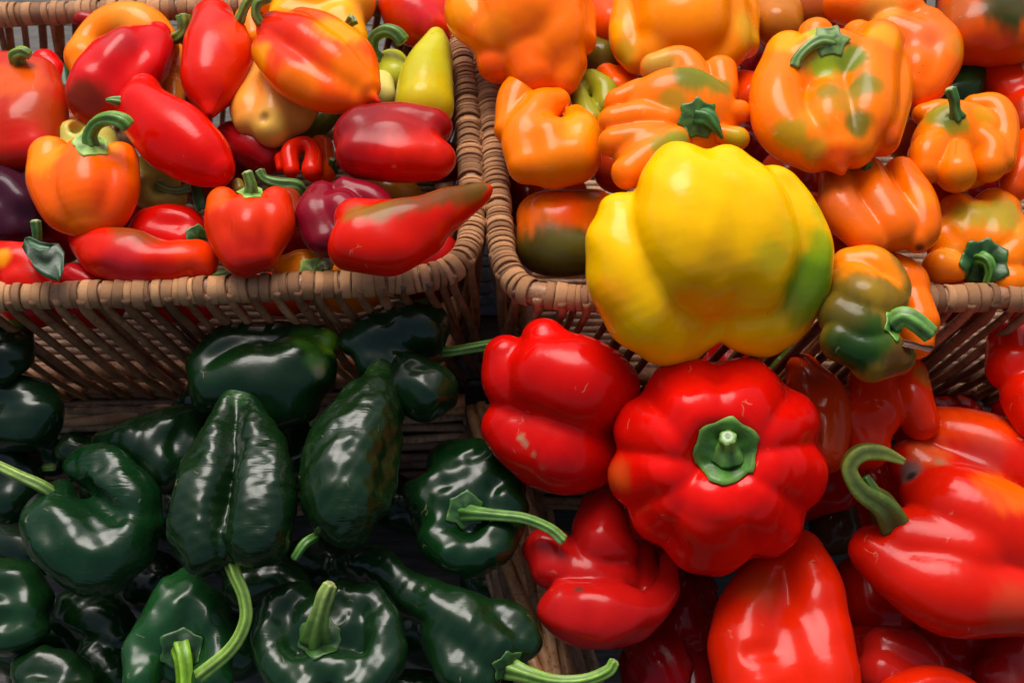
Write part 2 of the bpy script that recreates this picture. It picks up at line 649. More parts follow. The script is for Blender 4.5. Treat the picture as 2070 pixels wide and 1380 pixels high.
def add_calyx(b, base, root, u, v, r, n=6, col=(0.07, 0.16, 0.02), edge=None, spike=0.12, lift=3.0, sharp=1.8, ph=0.3, cup=0.0, dome=0.0, bridge=0.55):
    """green cap lying on the skin round the stem: a polar sheet projected on the body"""
    hp = b.hit(u, v).astype(np.float32)
    g = b.grad(hp[None], e=10 * b.px)[0]
    g /= np.linalg.norm(g) + 1e-9
    view = (CAM - hp)
    view /= np.linalg.norm(view)
    nrm = g * 0.5 + view * 0.5
    nrm /= np.linalg.norm(nrm)
    t1 = np.cross(nrm, [0, 0, 1.0])
    if np.linalg.norm(t1) < 0.1:
        t1 = np.cross(nrm, [0, 1.0, 0])
    t1 /= np.linalg.norm(t1)
    t2 = np.cross(nrm, t1)
    nr, na = 9, n * 8
    rs = np.random.RandomState(int(u + v))
    jit = rs.uniform(0.6, 1.35, n)
    wob = rs.uniform(-0.06, 0.06, na)
    wob = (wob + np.roll(wob, 1) + np.roll(wob, 2)) / 1.6
    V, Cc = [], []
    ec = np.array(edge if edge is not None else [min(1, x * 2.2) for x in col])
    pr = b.px * r
    for i in range(nr):
        t = (i + 0.35) / (nr - 1 + 0.35)
        for j in range(na):
            a = 2 * np.pi * j / na
            s = (j / 8.0) % 1.0
            pk = abs(2 * s - 1) ** sharp * jit[int(round(j / 8.0)) % n]
            rad = t * (1 + (spike * (pk * 1.6 - 0.35) + wob[j]) * t * t)
            p = hp + (t1 * math.cos(a + ph) + t2 * math.sin(a + ph)) * rad * pr
            V.append(p)
            wv = (0.85 + 0.35 * math.cos(j / 8.0 * 2 * np.pi)) if t < 0.95 else 1.0
            Cc.append(np.array(col) * (1 - t ** 8) * wv + ec * t ** 8)
    V0 = np.array(V, np.float32)
    V = V0 + (nrm * (20 * b.px)).astype(np.float32)
    for _ in range(9):
        g_ = b.grad(V, e=3 * b.px)
        den = np.maximum(g_ @ nrm, 0.45)
        V = (V - np.clip(b.f(V) / den, -25 * b.px, 25 * b.px)[:, None] * nrm[None]).astype(np.float32)
    fl = np.clip(((V0 - V) @ nrm) / (4 * b.px), 0, 1)[:, None]
    tt0 = np.repeat((np.arange(nr) + 0.35) / (nr - 0.65), na)[:, None]
    V = V + (V0 - V) * fl * bridge * tt0 ** 2
    N = b.grad(V, e=6 * b.px)
    N /= np.linalg.norm(N, axis=1)[:, None] + 1e-9
    N = N * 0.4 + nrm * 0.6
    tt = np.repeat((np.arange(nr) + 0.35) / (nr - 0.65), na)
    hgt = lift * (1.0 - 0.35 * tt) + cup * tt ** 3 * r * 0.3 + dome * (1 - tt) ** 1.5 * r
    top = V + N * (hgt * b.px)[:, None]
    bot = V + N * ((hgt - 2.2) * b.px)[:, None]
    F = []
    for i in range(nr - 1):
        for j in range(na):
            j2 = (j + 1) % na
            F.append((i * na + j, (i + 1) * na + j, (i + 1) * na + j2, i * na + j2))
    o = nr * na
    e0 = (nr - 1) * na
    for j in range(na):
        j2 = (j + 1) % na
        F.append((e0 + j, o + e0 + j, o + e0 + j2, e0 + j2))
    for i in range(nr - 1):
        for j in range(na):
            j2 = (j + 1) % na
            F.append((o + i * na + j2, o + (i + 1) * na + j2, o + (i + 1) * na + j, o + i * na + j))
    F.append(tuple(range(na)))
    VV = np.vstack([top, bot])
    build_mesh('calyx', VV - base, F, M_STEM, root, None, np.vstack([Cc, Cc]))

def star(cx, cy, R, lobes, depth=1.0, top=0.30, core=0.66, k=12, cav=None, rr=0.30):
    """bell pepper seen on its stem end: a ring of lobes round (cx, cy); lobes (angle deg, reach, size)"""
    out = [E(cx, cy, -0.16 * R * depth, core * R, core * R, 0.52 * R * depth, 0, k * 1.5)]
    low = []
    for a, m, s in lobes:
        ca, sa = math.cos(math.radians(a)), -math.sin(math.radians(a))
        r2 = rr * R * s
        R_ = R * m
        rho = R_ - r2
        out.append(C((cx + 0.28 * rho * ca, cy + 0.28 * rho * sa, top * R * 0.62, 0.55 * r2),
                     (cx + 0.64 * rho * ca, cy + 0.64 * rho * sa, top * R * 0.74, 0.86 * r2),
                     (cx + 0.97 * rho * ca, cy + 0.97 * rho * sa, 0.04 * R, r2), k=k, sub=6))
        low.append(C((cx + rho * ca, cy + rho * sa, 0.0, 0.97 * r2),
                     (cx + 0.93 * rho * ca, cy + 0.93 * rho * sa, -0.5 * R * depth, 1.0 * r2),
                     (cx + 0.55 * rho * ca, cy + 0.55 * rho * sa, -0.95 * R * depth, 0.85 * r2), k=k * 3.2, sub=6))
    out = [out[0]] + low + out[1:]
    if cav:
        out.append(S((cav[0], cav[1], cav[2], cav[3]), k=cav[4]))
    return out

# ------------------------------------------------------------------ display boards and baskets
ZU = 0.21      # rim height of the two upper baskets
ZD = 0.095     # upper shelf
ZL = 0.092     # rim height of the lower baskets

def structure(name, V, F, mat):
    o = build_mesh(name, V, F, mat, None, smooth=False)
    o['kind'] = 'structure'
    return o

def boxv(x0, x1, y0, y1, z0, z1):
    V = [(x, y, z) for z in (z0, z1) for y in (y0, y1) for x in (x0, x1)]
    F = [(0, 2, 3, 1), (4, 5, 7, 6), (0, 1, 5, 4), (2, 6, 7, 3), (0, 4, 6, 2), (1, 3, 7, 5)]
    return V, F

def boards(name, x0, x1, y0, y1, z, t, wid):
    """planks laid side by side, every plank a child of the first sheet"""
    V, F = boxv(x0, x1, y0, y1, z - t - 0.004, z - t)
    root = structure(name, V, F, M_WOOD)
    y = y0
    while y < y1 - 0.01:
        yy = min(y + wid, y1)
        dz = random.uniform(-0.0012, 0.0012)
        V, F = boxv(x0, x1, y + 0.0012, yy - 0.0012, z - t + 0.0005, z + dz)
        build_mesh('plank', V, F, M_WOOD, root, smooth=False)
        y = yy
    return root
ground = structure('ground', *boxv(-3, 3, -3, 3, -0.80, -0.75), flat_mat('paving', (0.10, 0.095, 0.09), 0.9))
boards('lower_shelf', -0.9, 0.9, -0.50, -0.012, 0.0, 0.018, 0.095)
boards('upper_shelf', -0.9, 0.9, -0.008, 0.60, ZD, 0.018, 0.075)
V, F = boxv(-0.9, 0.9, -0.0115, -0.0085, -0.030, ZD - 0.001)
structure('riser', V, F, M_WOOD)

def ring_mesh(seg=18):
    """one wrap of willow: a flattened band round the rim, unit radius, axis along X, unit half width 1"""
    V, F = [], []
    prof = [(-0.97, 0.95), (-0.95, 1.035), (-0.72, 1.075), (0.0, 1.085), (0.72, 1.075), (0.95, 1.035), (0.97, 0.95)]
    n = len(prof)
    for i in range(seg):
        a = 2 * math.pi * i / seg
        for x, r in prof:
            V.append((x, r * math.cos(a), r * math.sin(a)))
    for i in range(seg):
        i2 = (i + 1) % seg
        for j in range(n - 1):
            F.append((i * n + j, i * n + j + 1, i2 * n + j + 1, i2 * n + j))
    me = bpy.data.meshes.new('binding')
    me.from_pydata(V, [], F)
    me.polygons.foreach_set('use_smooth', np.ones(len(F), dtype=bool))
    me.materials.append(M_RIM)
    return me
RING = ring_mesh()

def resample(pts, step, jit=0.0, wrap=False):
    pts = np.asarray(pts, float)
    L = np.concatenate([[0], np.cumsum(np.linalg.norm(np.diff(pts, axis=0), axis=1))])
    out, s = [], 0.0
    while s < L[-1]:
        st = step * random.uniform(1 - jit, 1 + jit)
        if wrap:
            k_ = min(np.searchsorted(L, s + 1e-6), len(L) - 1)
            dd = pts[k_] - pts[k_ - 1]
            if abs(dd[0]) < 0.6 * np.linalg.norm(dd):
                st *= 0.55
        c = s + st / 2
        if c > L[-1]:
            break
        p = np.array([np.interp(c, L, pts[:, i]) for i in range(3)])
        q = np.array([np.interp(min(c + 0.002, L[-1]), L, pts[:, i]) for i in range(3)])
        q0 = np.array([np.interp(max(c - 0.002, 0), L, pts[:, i]) for i in range(3)])
        t = q - q0
        t /= np.linalg.norm(t)
        out.append((p, t, st))
        s += st
    return out

def rod(name, pts, r0, r1, mat, parent, seg=7):
    pts = np.asarray(pts)
    rad = np.linspace(r0, r1, len(pts)) * (1 + 0.06 * np.sin(np.linspace(0, 9, len(pts)) + random.uniform(0, 6)))
    V, F, _ = tube(pts, rad, seg)
    return build_mesh(name, V, F, mat, parent)

def smooth_path(px, z, sub=10):
    P3 = [P(u, v, z if len(q) == 0 else z + q[0]) for (u, v, *q) in px]
    return catmull(P3, sub)

def center_of(path):
    return np.mean(path, axis=0)

def upper_basket(label, px, seen, inner, rr=0.0060):
    """px: rim path (photo pixels at rim height); seen: test deciding where the rim is in view"""
    path = smooth_path(px, ZU)
    c = center_of(path)
    root = empty('wicker_basket', label, 'basket', (c[0], c[1], ZD), 'wicker baskets of peppers')
    base = np.array([c[0], c[1], ZD])
    # core of the rim
    V, F, _ = tube(path, rr * 0.93, 10)
    build_mesh('rim', V - base, F, M_ROD, root)
    items = resample(path, 0.0044, 0.36, True)
    far = []
    for p, t, st in items:
        if random.random() < 0.03:
            continue
        tx = Vector(t)
        up = Vector((random.uniform(-0.13, 0.13), random.uniform(-0.13, 0.13), 1))
        tilt = Vector((0, 0, random.uniform(-0.20, 0.20)))
        X = (tx + tilt).normalized()
        Y = up.cross(X).normalized()
        Z = X.cross(Y)
        M = Matrix((X, Y, Z)).transposed().to_4x4()
        s = rr * random.uniform(0.95, 1.10)
        M = Matrix.Translation(Vector(p - base)) @ M @ Matrix.Diagonal((st * 0.51, s, s, 1))
        if seen(p):
            o = bpy.data.objects.new('binding', RING)
            COL.objects.link(o)
            o.parent = root
            o.matrix_local = M
        else:
            far.append(M)
    if far:
        VV, FF = [], []
        rv = [v.co.copy() for v in RING.vertices]
        rf = [tuple(f.vertices) for f in RING.polygons]
        for M in far:
            o0 = len(VV)
            VV += [tuple(M @ v) for v in rv]
            FF += [tuple(i + o0 for i in f) for f in rf]
        o = build_mesh('binding', VV, FF, M_RIM, root)
        o['kind'] = 'stuff'
    # side stakes: slanting willow from under the rim to the foot, and an inner set leaning the other way
    cx, cy = c[0], c[1]
    for lay, (step, lean, inset, rads, m) in enumerate(((0.0098, 0.024, 0.0, (0.0023, 0.0019), M_ROD), (0.0300, 0.020, 0.0045, (0.0018, 0.0016), M_ROD))):
        far = []
        for p, t, st in resample(path, step, 0.22):
            n = np.array([cx - p[0], cy - p[1], 0.0])
            # inward normal of the path
            nn = np.array([-t[1], t[0], 0.0])
            if np.dot(nn, n) < 0:
                nn = -nn
            nn /= np.linalg.norm(nn)
            h = ZU - ZD
            lx = lean * random.uniform(0.85, 1.15)
            top = p + np.array([0, 0, -0.004]) - nn * (0.0032 - inset)
            if lay == 0:
                q = [p + nn * -0.0050 + [0, 0, 0.003], top - nn * 0.0012 + [0, 0, -0.004]]
            else:
                q = [top]
            for s in (0.3, 0.65, 1.0):
                bow = 0.004 * math.sin(s * math.pi)
                q.append(top + t * lx * s + nn * (0.017 * s - bow) + np.array([0, 0, -(h - 0.006) * s]))
            q = catmull(q, 4)
            V, F, _ = tube(q - base, np.linspace(rads[0], rads[1], len(q)) * random.uniform(0.85, 1.2), 6)
            if seen(p):
                build_mesh('stake', V, F, m, root)
            else:
                far.append((V, F))
        if far:
            VV, FF, o0 = [], [], 0
            for V, F in far:
                VV.append(V)
                FF += [tuple(i + o0 for i in f) for f in F]
                o0 += len(V)
            o = build_mesh('stake', np.vstack(VV), FF, m, root)
            o['kind'] = 'stuff'
    # waling rods low on the wall and the woven bottom
    for hz, ins, r in ((ZD + 0.030, 0.0145, 0.0050), (ZD + 0.006, 0.0165, 0.0030), (ZD + 0.012, 0.0155, 0.0028)):
        q = path.copy()
        dirn = np.array([cx, cy]) - q[:, :2]
        # shrink along the local normal
        T = np.gradient(q, axis=0)
        T /= np.linalg.norm(T, axis=1)[:, None]
        nn = np.stack([-T[:, 1], T[:, 0]], 1)
        sg = np.sign((nn * dirn).sum(1))
        q[:, :2] += nn * sg[:, None] * ins
        q[:, 2] = hz
        V, F, _ = tube(q, r, 8)
        build_mesh('weaver', V - base, F, M_ROD, root)
    x0, y0 = path[:, :2].min(0) + 0.018
    x1, y1 = path[:, :2].max(0) - 0.018
    y = y0
    while y < y1:
        pts = np.array([(x, y + 0.0006 * math.sin(x * 300 + y * 900), ZD + 0.004) for x in np.linspace(x0, x1, 12)])
        V, F, _ = tube(pts, 0.0024, 5)
        if y == y0:
            VV, FF = V, list(F)
        else:
            FF += [tuple(i + len(VV) for i in f) for f in F]
            VV = np.vstack([VV, V])
        y += 0.0049
    bo = build_mesh('basket_bottom', VV - base, FF, M_OLD, root)
    bo['kind'] = 'stuff'
    return root

A_RIM = [(-420, 640), (-300, 622), (0, 600), (300, 592), (600, 578), (780, 569), (868, 560), (918, 540), (946, 500), (955, 440),
         (952, 360), (948, 270), (944, 190), (932, 110), (914, 50), (880, 18), (800, 8), (500, 14), (200, 24), (-200, 38), (-330, 44)]
B_RIM = [(2700, 640), (2400, 625), (2100, 602), (1900, 604), (1600, 612), (1300, 608), (1140, 600), (1066, 588), (1032, 556), (1016, 510),
         (1007, 420), (1001, 330), (995, 240), (985, 170), (975, 90), (972, 20), (976, -60), (1000, -120), (1100, -150), (1600, -160), (2300, -160)]

def world_px(p):
    d = p - CAM
    z = np.dot(d, FWD)
    return W / 2 + FPX * np.dot(d, RIGHT) / z, H / 2 + FPX * np.dot(d, DOWN) / z
def seenA(p):
    u, v = world_px(p)
    return -30 < u and -20 < v
def seenB(p):
    u, v = world_px(p)
    return u < 2095 and v > 60 and not (1230 < u < 1850)
upper_basket('wicker basket with wrapped rim holding red and orange sweet peppers, left on upper shelf', A_RIM, seenA, None)
upper_basket('wicker basket with wrapped rim holding orange and green bell peppers, behind the giant yellow pepper', B_RIM, seenB, None)

def woven_wall(root, base, px, z0, z1, lean, n, rad, mat, amp=0.0012, stake_step=0.02, rim=3):
    """a wall of horizontal rods under the path px, leaning inward (lean: m of inward shift, as a vector)"""
    path = smooth_path(px, z0, 8)
    L = np.concatenate([[0], np.cumsum(np.linalg.norm(np.diff(path, axis=0), axis=1))])
    ss = np.linspace(0, L[-1], max(12, int(L[-1] / 0.006)))
    Q = np.stack([np.interp(ss, L, path[:, i]) for i in range(3)], 1)
    T = np.gradient(Q, axis=0)
    T /= np.linalg.norm(T, axis=1)[:, None]
    nn = np.stack([-T[:, 1], T[:, 0], 0 * T[:, 0]], 1)
    nn *= np.sign((nn @ np.array(lean)))[:, None]
    ll = np.linalg.norm(lean)
    for i in range(n):
        s = i / (n - 1)
        q = Q + nn * (ll * s)
        q[:, 2] = z0 + (z1 - z0) * s
        ph = (i % 2) * math.pi
        q = q + nn * (amp * np.sin(ss / stake_step * math.pi + ph))[:, None]
        q[:, 2] += 0.0006 * np.sin(ss * 60 + i * 2.1)
        rod('weaver', q - base, rad * random.uniform(0.85, 1.15), rad * random.uniform(0.7, 1.0), mat, root)
    for i in range(rim):      # braided top
        q = Q - nn * 0.001
        ph = i * 2 * math.pi / rim
        q = q + nn * (0.0035 * np.cos(ss * 48 + ph))[:, None]
        q[:, 2] = z0 + 0.002 + 0.0030 * np.sin(ss * 48 + ph)
        rod('rim_rod', q - base, rad * 1.12, rad * 0.95, M_RIM if mat is M_OLD else mat, root, 9)
    s = 0.006
    while s < L[-1]:
        a = np.array([np.interp(s, L, path[:, i]) for i in range(3)])
        n_ = np.array([np.interp(s, ss, nn[:, i]) for i in range(3)])
        q = [a + n_ * (ll * t - 0.0004) + np.array([0, 0, (z1 - z0) * t]) for t in (0, 0.33, 0.66, 1.0)]
        rod('stake', np.array(q) - base, 0.0016, 0.0014, mat, root, 6)
        s += stake_step

def lower_basket(label, walls, cpos):
    root = empty('wicker_basket', label, 'basket', cpos, 'wicker baskets of peppers')
    base = np.array(cpos)
    for w in walls:
        woven_wall(root, base, *w)
    return root, base
bc, bb = lower_basket('dark weathered wicker basket of poblano peppers at the lower left, its woven back rim showing',
    [([(-300, 852), (0, 848), (300, 842), (600, 834), (940, 822)], ZL, 0.012, (0, -0.02, 0), 12, 0.0033, M_OLD, 0.0010, 0.055),
     ([(962, 826), (975, 900), (1010, 1050), (1060, 1250), (1105, 1420)], ZL, 0.012, (-0.02, 0, 0), 13, 0.0030, M_OLD, 0.0010, 0.05)],
    (-0.13, -0.16, 0.0))
bd, bdb = lower_basket('dark wicker basket holding red bell peppers at the lower right, woven side wall showing',
    [([(1010, 822), (1300, 826), (1700, 824), (2100, 822), (2500, 822)], ZL, 0.012, (0, -0.02, 0), 12, 0.0032, M_ROD, 0.0010, 0.055),
     ([(1000, 830), (1018, 930), (1060, 1080), (1110, 1250), (1160, 1420)], ZL, 0.012, (0.026, 0, 0), 13, 0.0031, M_OLD, 0.0010, 0.05)],
    (0.13, -0.16, 0.0))

# printed sheet showing in the gap between the upper baskets
V, F = boxv(-0.040, 0.012, 0.035, 0.30, ZD + 0.0012, ZD + 0.0020)
sh = empty('printed_sheet', 'grey blue sheet printed with black marks lying between the two upper baskets', 'sheet', (0, 0.10, ZD + 0.001))
build_mesh('paper', np.array(V) - np.array([0, 0.10, ZD + 0.001]), F, M_CLOTH, sh, smooth=False)
VV, FF = [], []
for i in range(26):
    yy = 0.045 + i * 0.0095
    for xx in (-0.032, -0.016, 0.0):
        a, b_ = random.uniform(0.003, 0.006), random.uniform(0.0022, 0.004)
        sk = random.uniform(-0.003, 0.003)
        o0 = len(VV)
        z_ = 0.0016
        VV += [(xx - a, yy - b_ - 0.10, z_), (xx + a * 0.3, yy - b_ + sk * 0.4 - 0.10, z_), (xx + a, yy + sk - 0.10, z_), (xx + a * 0.2, yy + b_ - 0.10, z_), (xx - a * 0.6, yy + b_ * 0.3 - 0.10, z_)]
        FF.append(tuple(range(o0, o0 + 5)))
build_mesh('print', VV, FF, M_INK, sh, smooth=False)

# ------------------------------------------------------------------ colours (base, linear)
RED = (0.72, 0.004, 0.002)
PINK = (0.66, 0.007, 0.009)
DRED = (0.20, 0.004, 0.005)
CRIM = (0.22, 0.004, 0.014)
RORG = (0.84, 0.05, 0.001)
ORG = (0.95, 0.215, 0.0)
YORG = (0.96, 0.38, 0.0)
PEACH = (0.80, 0.36, 0.06)
YEL = (0.95, 0.49, 0.0)
LIME = (0.52, 0.46, 0.015)
OLIVE = (0.14, 0.13, 0.008)
GREEN = (0.06, 0.13, 0.006)
DGRN = (0.012, 0.035, 0.004)
POB = (0.0022, 0.0165, 0.0036)
PURP = (0.045, 0.008, 0.018)
BRN = (0.28, 0.075, 0.008)
SP = dict(mat=M_SWEET, group='sweet peppers in the upper left basket')
BP = dict(mat=M_BELL, group='bell peppers in the upper right basket')
RP = dict(mat=M_BELL, group='red bell peppers in the lower right basket')
PP = dict(mat=M_POB, group='poblano peppers in the lower left basket', noise=((3.2, 90), (0.7, 34)))

def sweet(label, z, prims, col, patches=(), **kw):
    d = dict(SP); d.update(kw)
    return pepper('sweet_pepper', label, z, prims, col, patches, **d)
def bell(label, z, prims, col, patches=(), **kw):
    d = dict(BP); d.update(kw)
    return pepper('bell_pepper', label, z, prims, col, patches, **d)
def redb(label, z, prims, col, patches=(), **kw):
    d = dict(RP); d.update(kw)
    f_ = random.uniform(0.9, 1.1)
    col = (col[0] * f_, col[1] * random.uniform(0.6, 2.6), col[2])
    return pepper('bell_pepper', label, z, prims, col, patches, **d)
def pob(label, z, prims, col=POB, patches=(), **kw):
    d = dict(PP); d.update(kw)
    f_ = random.uniform(0.7, 1.45)
    col = (col[0] * f_ * random.uniform(0.7, 1.8), col[1] * f_, col[2] * f_ * random.uniform(0.7, 1.2))
    return pepper('poblano_pepper', label, z, prims, col, patches, **d)

# ================================================================== upper left basket
sweet('tall red orange pepper with soft ridges cut by the left edge, above the purple pepper', 0.215,
      [C((12, 150, 0, 46), (8, 230, 4, 58), (20, 310, 0, 46), k=16), C((72, 160, 8, 46), (76, 230, 12, 60), (72, 300, 4, 46), k=18), C((40, 150, 6, 42), (42, 250, 22, 54), (44, 300, 10, 40), k=16)],
      (0.50, 0.018, 0.003), [(30, 160, 60, ORG, 0.3), (100, 230, 55, (0.42, 0.06, 0.006), 0.6), (50, 280, 40, PINK, 0.5)],
      stem=dict(pts=[(38, 128, 0, 15), (34, 112, 14, 14), (46, 106, 24, 11), (60, 112, 22, 9)]))
sweet('red pepper part showing behind the tall red orange one at the left edge', 0.200,
      [C((92, 128, 0, 28), (100, 150, -10, 26)), C((112, 140, 0, 18), (112, 170, -10, 18))], RED)
sweet('dark purple pepper lying at the left edge under the red orange one', 0.206,
      [C((-40, 390, 0, 50), (10, 392, 6, 54), (48, 420, 0, 46), (62, 450, -14, 34), k=14), C((-20, 440, 0, 50), (30, 455, -14, 40), k=16)], PURP,
      [(60, 440, 30, (0.02, 0.004, 0.010), 0.6)], noise=((3, 70),))
sweet('sliver of an orange pepper at the left edge just above the purple one', 0.200, [C((-20, 352, 0, 34), (14, 352, 0, 26))], YORG)
sweet('orange bell shaped sweet pepper with a long hooked green stem, left of the basket', 0.226,
      [C((104, 320, 4, 45), (102, 370, 0, 45), (128, 425, -14, 42), (160, 452, -24, 28), k=12), C((178, 328, 14, 52), (176, 390, 14, 60), (180, 440, -12, 40), k=13),
       C((241, 324, -2, 38), (240, 374, 0, 43), (222, 424, -14, 41), (205, 446, -24, 30), k=9), E(170, 375, 0, 94, 78, 52, 0, 16), S((183, 276, -2, 20), k=30)],
      (0.95, 0.115, 0.0008), [(90, 310, 50, YORG, 0.5), (240, 400, 60, RORG, 0.7), (160, 460, 50, (0.791, 0.14, 0.002), 0.6), (220, 300, 25, YORG, 0.5)], tilt=True,
      calyx=dict(u=184, v=292, r=34, n=5, col=(0.20, 0.33, 0.05), spike=0.15, lift=3),
      stem=dict(pts=[(184, 294, 0, 15), (182, 272, 8, 13), (196, 248, 20, 12.5), (222, 240, 30, 13.5), (247, 246, 34, 15), (258, 256, 30, 15)], col=(0.12, 0.26, 0.03)))
sweet('pale yellow green pepper with a sunken top peeping out behind the hooked stem', 0.213,
      [C((150, 275, 0, 32), (150, 300, -10, 30)), C((200, 290, -4, 40), (210, 330, -10, 30)), S((154, 262, 26, 14), k=12)], (0.55, 0.50, 0.10),
      [(150, 245, 20, ORG, 0.4)])
sweet('yellow green pepper with its stem pointing right, behind the orange bell shaped one', 0.204,
      [C((290, 352, 0, 38), (300, 385, 0, 38), k=12), C((330, 375, -4, 36), (320, 395, 0, 28)), C((350, 400, -8, 26), (320, 400, -8, 30)), S((322, 378, 38, 13), k=14)],
      (0.42, 0.38, 0.06), [(322, 378, 22, (0.16, 0.20, 0.03), 0.7)],
      stem=dict(pts=[(316, 372, 2, 8), (335, 382, 8, 7.5), (358, 386, 10, 8), (384, 380, 8, 9)], col=(0.15, 0.26, 0.05)))
sweet('pinkish red long pepper with a dark smear, lying over the golden orange one', 0.224,
      [C((300, 92, 0, 40), (250, 130, 6, 68), (205, 180, 4, 64), (180, 205, 0, 42), k=16), C((318, 70, -4, 26), (300, 130, 2, 42), (250, 190, -10, 48), (200, 225, -18, 30), k=12)],
      PINK, [(172, 205, 45, (0.10, 0.03, 0.006), 0.75), (235, 75, 40, (0.30, 0.05, 0.05), 0.35), (290, 150, 50, RED, 0.7)], noise=((2.5, 80),))
sweet('golden orange curved pepper lying highest in the back left, green stem to its right', 0.215,
      [C((165, 110, 0, 32), (188, 78, 4, 34), (225, 55, 8, 42), (262, 50, 10, 46), (300, 68, 0, 48), (330, 100, -10, 32), k=16), C((290, 60, 4, 38), (330, 80, 0, 28), k=8), C((172, 120, 0, 38), (180, 150, -10, 30))],
      (0.949, 0.23, 0.0016), [(255, 30, 40, (0.86, 0.33, 0.03), 0.7), (150, 110, 40, ORG, 0.7)],
      stem=dict(pts=[(340, 80, 0, 10), (358, 76, 8, 11), (372, 62, 14, 11), (372, 46, 18, 13), (370, 34, 18, 14)]))
sweet('small dark red pepper end sticking out against the back rim', 0.212,
      [C((168, 40, 0, 17), (184, 42, 0, 15), k=8)], (0.32, 0.010, 0.008))
sweet('orange pepper just visible between the pink red long one and the tall red one', 0.200,
      [C((350, 110, 0, 26), (352, 150, 0, 26)), C((352, 178, 0, 26), (350, 210, 0, 22))], (0.80, 0.22, 0.02))
sweet('dark green pepper bit in the gap left of the pinkish red long pepper', 0.196, [C((130, 150, 0, 22), (135, 180, 0, 18))], (0.01, 0.05, 0.008))
sweet('tall red pepper with pointed lower end between the pink and the large orange red one', 0.227,
      [C((430, 42, 0, 42), (432, 100, 2, 60), (424, 165, 0, 54), (424, 210, -8, 26), (424, 228, -8, 12), k=14), C((460, 75, 6, 42), (466, 115, 6, 46), (440, 180, -6, 34), k=18), E(432, 30, 2, 34, 28, 26, 0, 14)],
      (0.701, 0.01, 0.0012), [(424, 234, 5, (0.06, 0.02, 0.01), 0.8), (490, 70, 50, RORG, 0.7), (400, 30, 45, (0.62, 0.03, 0.02), 0.6), (470, 140, 40, RORG, 0.3)],
      stem=dict(pts=[(484, 44, 0, 11), (490, 28, 6, 9), (498, 10, 10, 9), (516, -14, 14, 10)]))
sweet('bright red long pepper slanting down to the right, small green stem tip at its left', 0.232,
      [C((288, 202, 0, 44), (300, 225, 4, 54), (352, 262, 10, 62), (404, 308, 2, 58), (432, 334, -6, 38), k=12), C((278, 225, 0, 40), (330, 300, -6, 42), (400, 335, -12, 34), (440, 348, -14, 26), k=24), E(290, 180, -4, 30, 30, 26, 0, 14)],
      (0.701, 0.004, 0.0008), (), noise=((1.5, 100),),
      stem=dict(pts=[(243, 206, -4, 11), (228, 203, 4, 7), (214, 203, 6, 3)], col=(0.08, 0.22, 0.04), cut=False))
sweet('large orange red pepper with yellow orange flank and small pointed tip, top centre of basket', 0.240,
      [C((560, 62, 2, 40), (610, 85, 14, 52), (680, 140, 12, 54), (730, 178, -4, 34), k=16), C((545, 105, -6, 36), (590, 150, 0, 46), (655, 185, -4, 42), (715, 204, -12, 24), k=14),
       C((610, 52, -6, 36), (660, 75, -4, 46), (715, 120, -6, 46), (745, 175, -14, 26), k=14), C((752, 196, -6, 11), (766, 206, -6, 4.5), k=10)],
      (0.904, 0.085, 0.0008), [(560, 50, 70, RED, 0.8), (600, 110, 55, (0.746, 0.02, 0.0012), 0.8), (690, 60, 50, YORG, 0.7), (520, 120, 36, YORG, 0.7), (600, 170, 45, (0.949, 0.2, 0.002), 0.7), (730, 140, 50, ORG, 0.6), (764, 205, 14, RED, 0.8)],
      stem=dict(pts=[(528, 48, -4, 10), (518, 30, 4, 9), (522, 8, 10, 9), (545, -4, 14, 9)]))
sweet('peach and cream coloured pepper with a dimpled end, under the large orange red one', 0.216,
      [C((520, 160, 0, 36), (505, 215, 6, 40), (505, 245, 4, 34), k=16), C((570, 190, 0, 62), (565, 225, 4, 52), (548, 262, 4, 38), k=16), C((610, 205, -6, 42), (600, 235, -6, 34), k=14), S((534, 238, 58, 7), k=18)],
      PEACH, [(500, 190, 50, (0.86, 0.26, 0.02), 0.8), (560, 270, 50, (0.66, 0.40, 0.06), 0.8), (534, 238, 10, (0.3, 0.15, 0.05), 0.6)])
sweet('golden yellow pepper along the back rim behind the large orange red one', 0.222,
      [C((560, -10, 0, 50), (640, 10, 6, 56), (710, 10, 4, 50), k=16), C((690, 50, 0, 48), (705, 85, -6, 40), k=14), C((580, 40, 0, 40), (680, 60, 0, 40), k=14)], YORG,
      [(745, 30, 40, (0.88, 0.28, 0.03), 0.7), (600, 5, 40, ORG, 0.4)],
      stem=dict(pts=[(690, 62, 0, 7), (702, 50, 12, 8), (714, 38, 20, 12)], tip=(0.45, 0.48, 0.25)))
sweet('orange pepper in the gap right of the tall red one, near the back rim', 0.212, [C((505, 40, 0, 30), (515, 80, 0, 28))], ORG)
sweet('orange red pepper at the basket corner above the yellow green pointed one', 0.215,
      [C((810, -10, 0, 50), (830, 30, 4, 56), (870, 65, -4, 42), k=16), C((870, -10, 0, 52), (875, 30, 0, 40), k=14)], (0.746, 0.03, 0.0012), [(850, 10, 40, (0.62, 0.012, 0.03), 0.7), (870, 80, 40, DRED, 0.5), (800, 50, 36, RORG, 0.6)])
sweet('yellow green smooth pepper standing with its point up beside the basket corner', 0.224,
      [C((880, 76, -2, 19), (874, 110, 2, 38), (862, 160, 4, 54), (858, 215, 0, 60), k=16)], LIME, [(872, 68, 4, (0.10, 0.07, 0.01), 0.8), (884, 64, 3, (0.10, 0.07, 0.01), 0.8), (870, 80, 40, (0.56, 0.56, 0.04), 0.6), (880, 190, 60, (0.655, 0.42, 0.002), 0.6)], noise=((1.2, 100),))
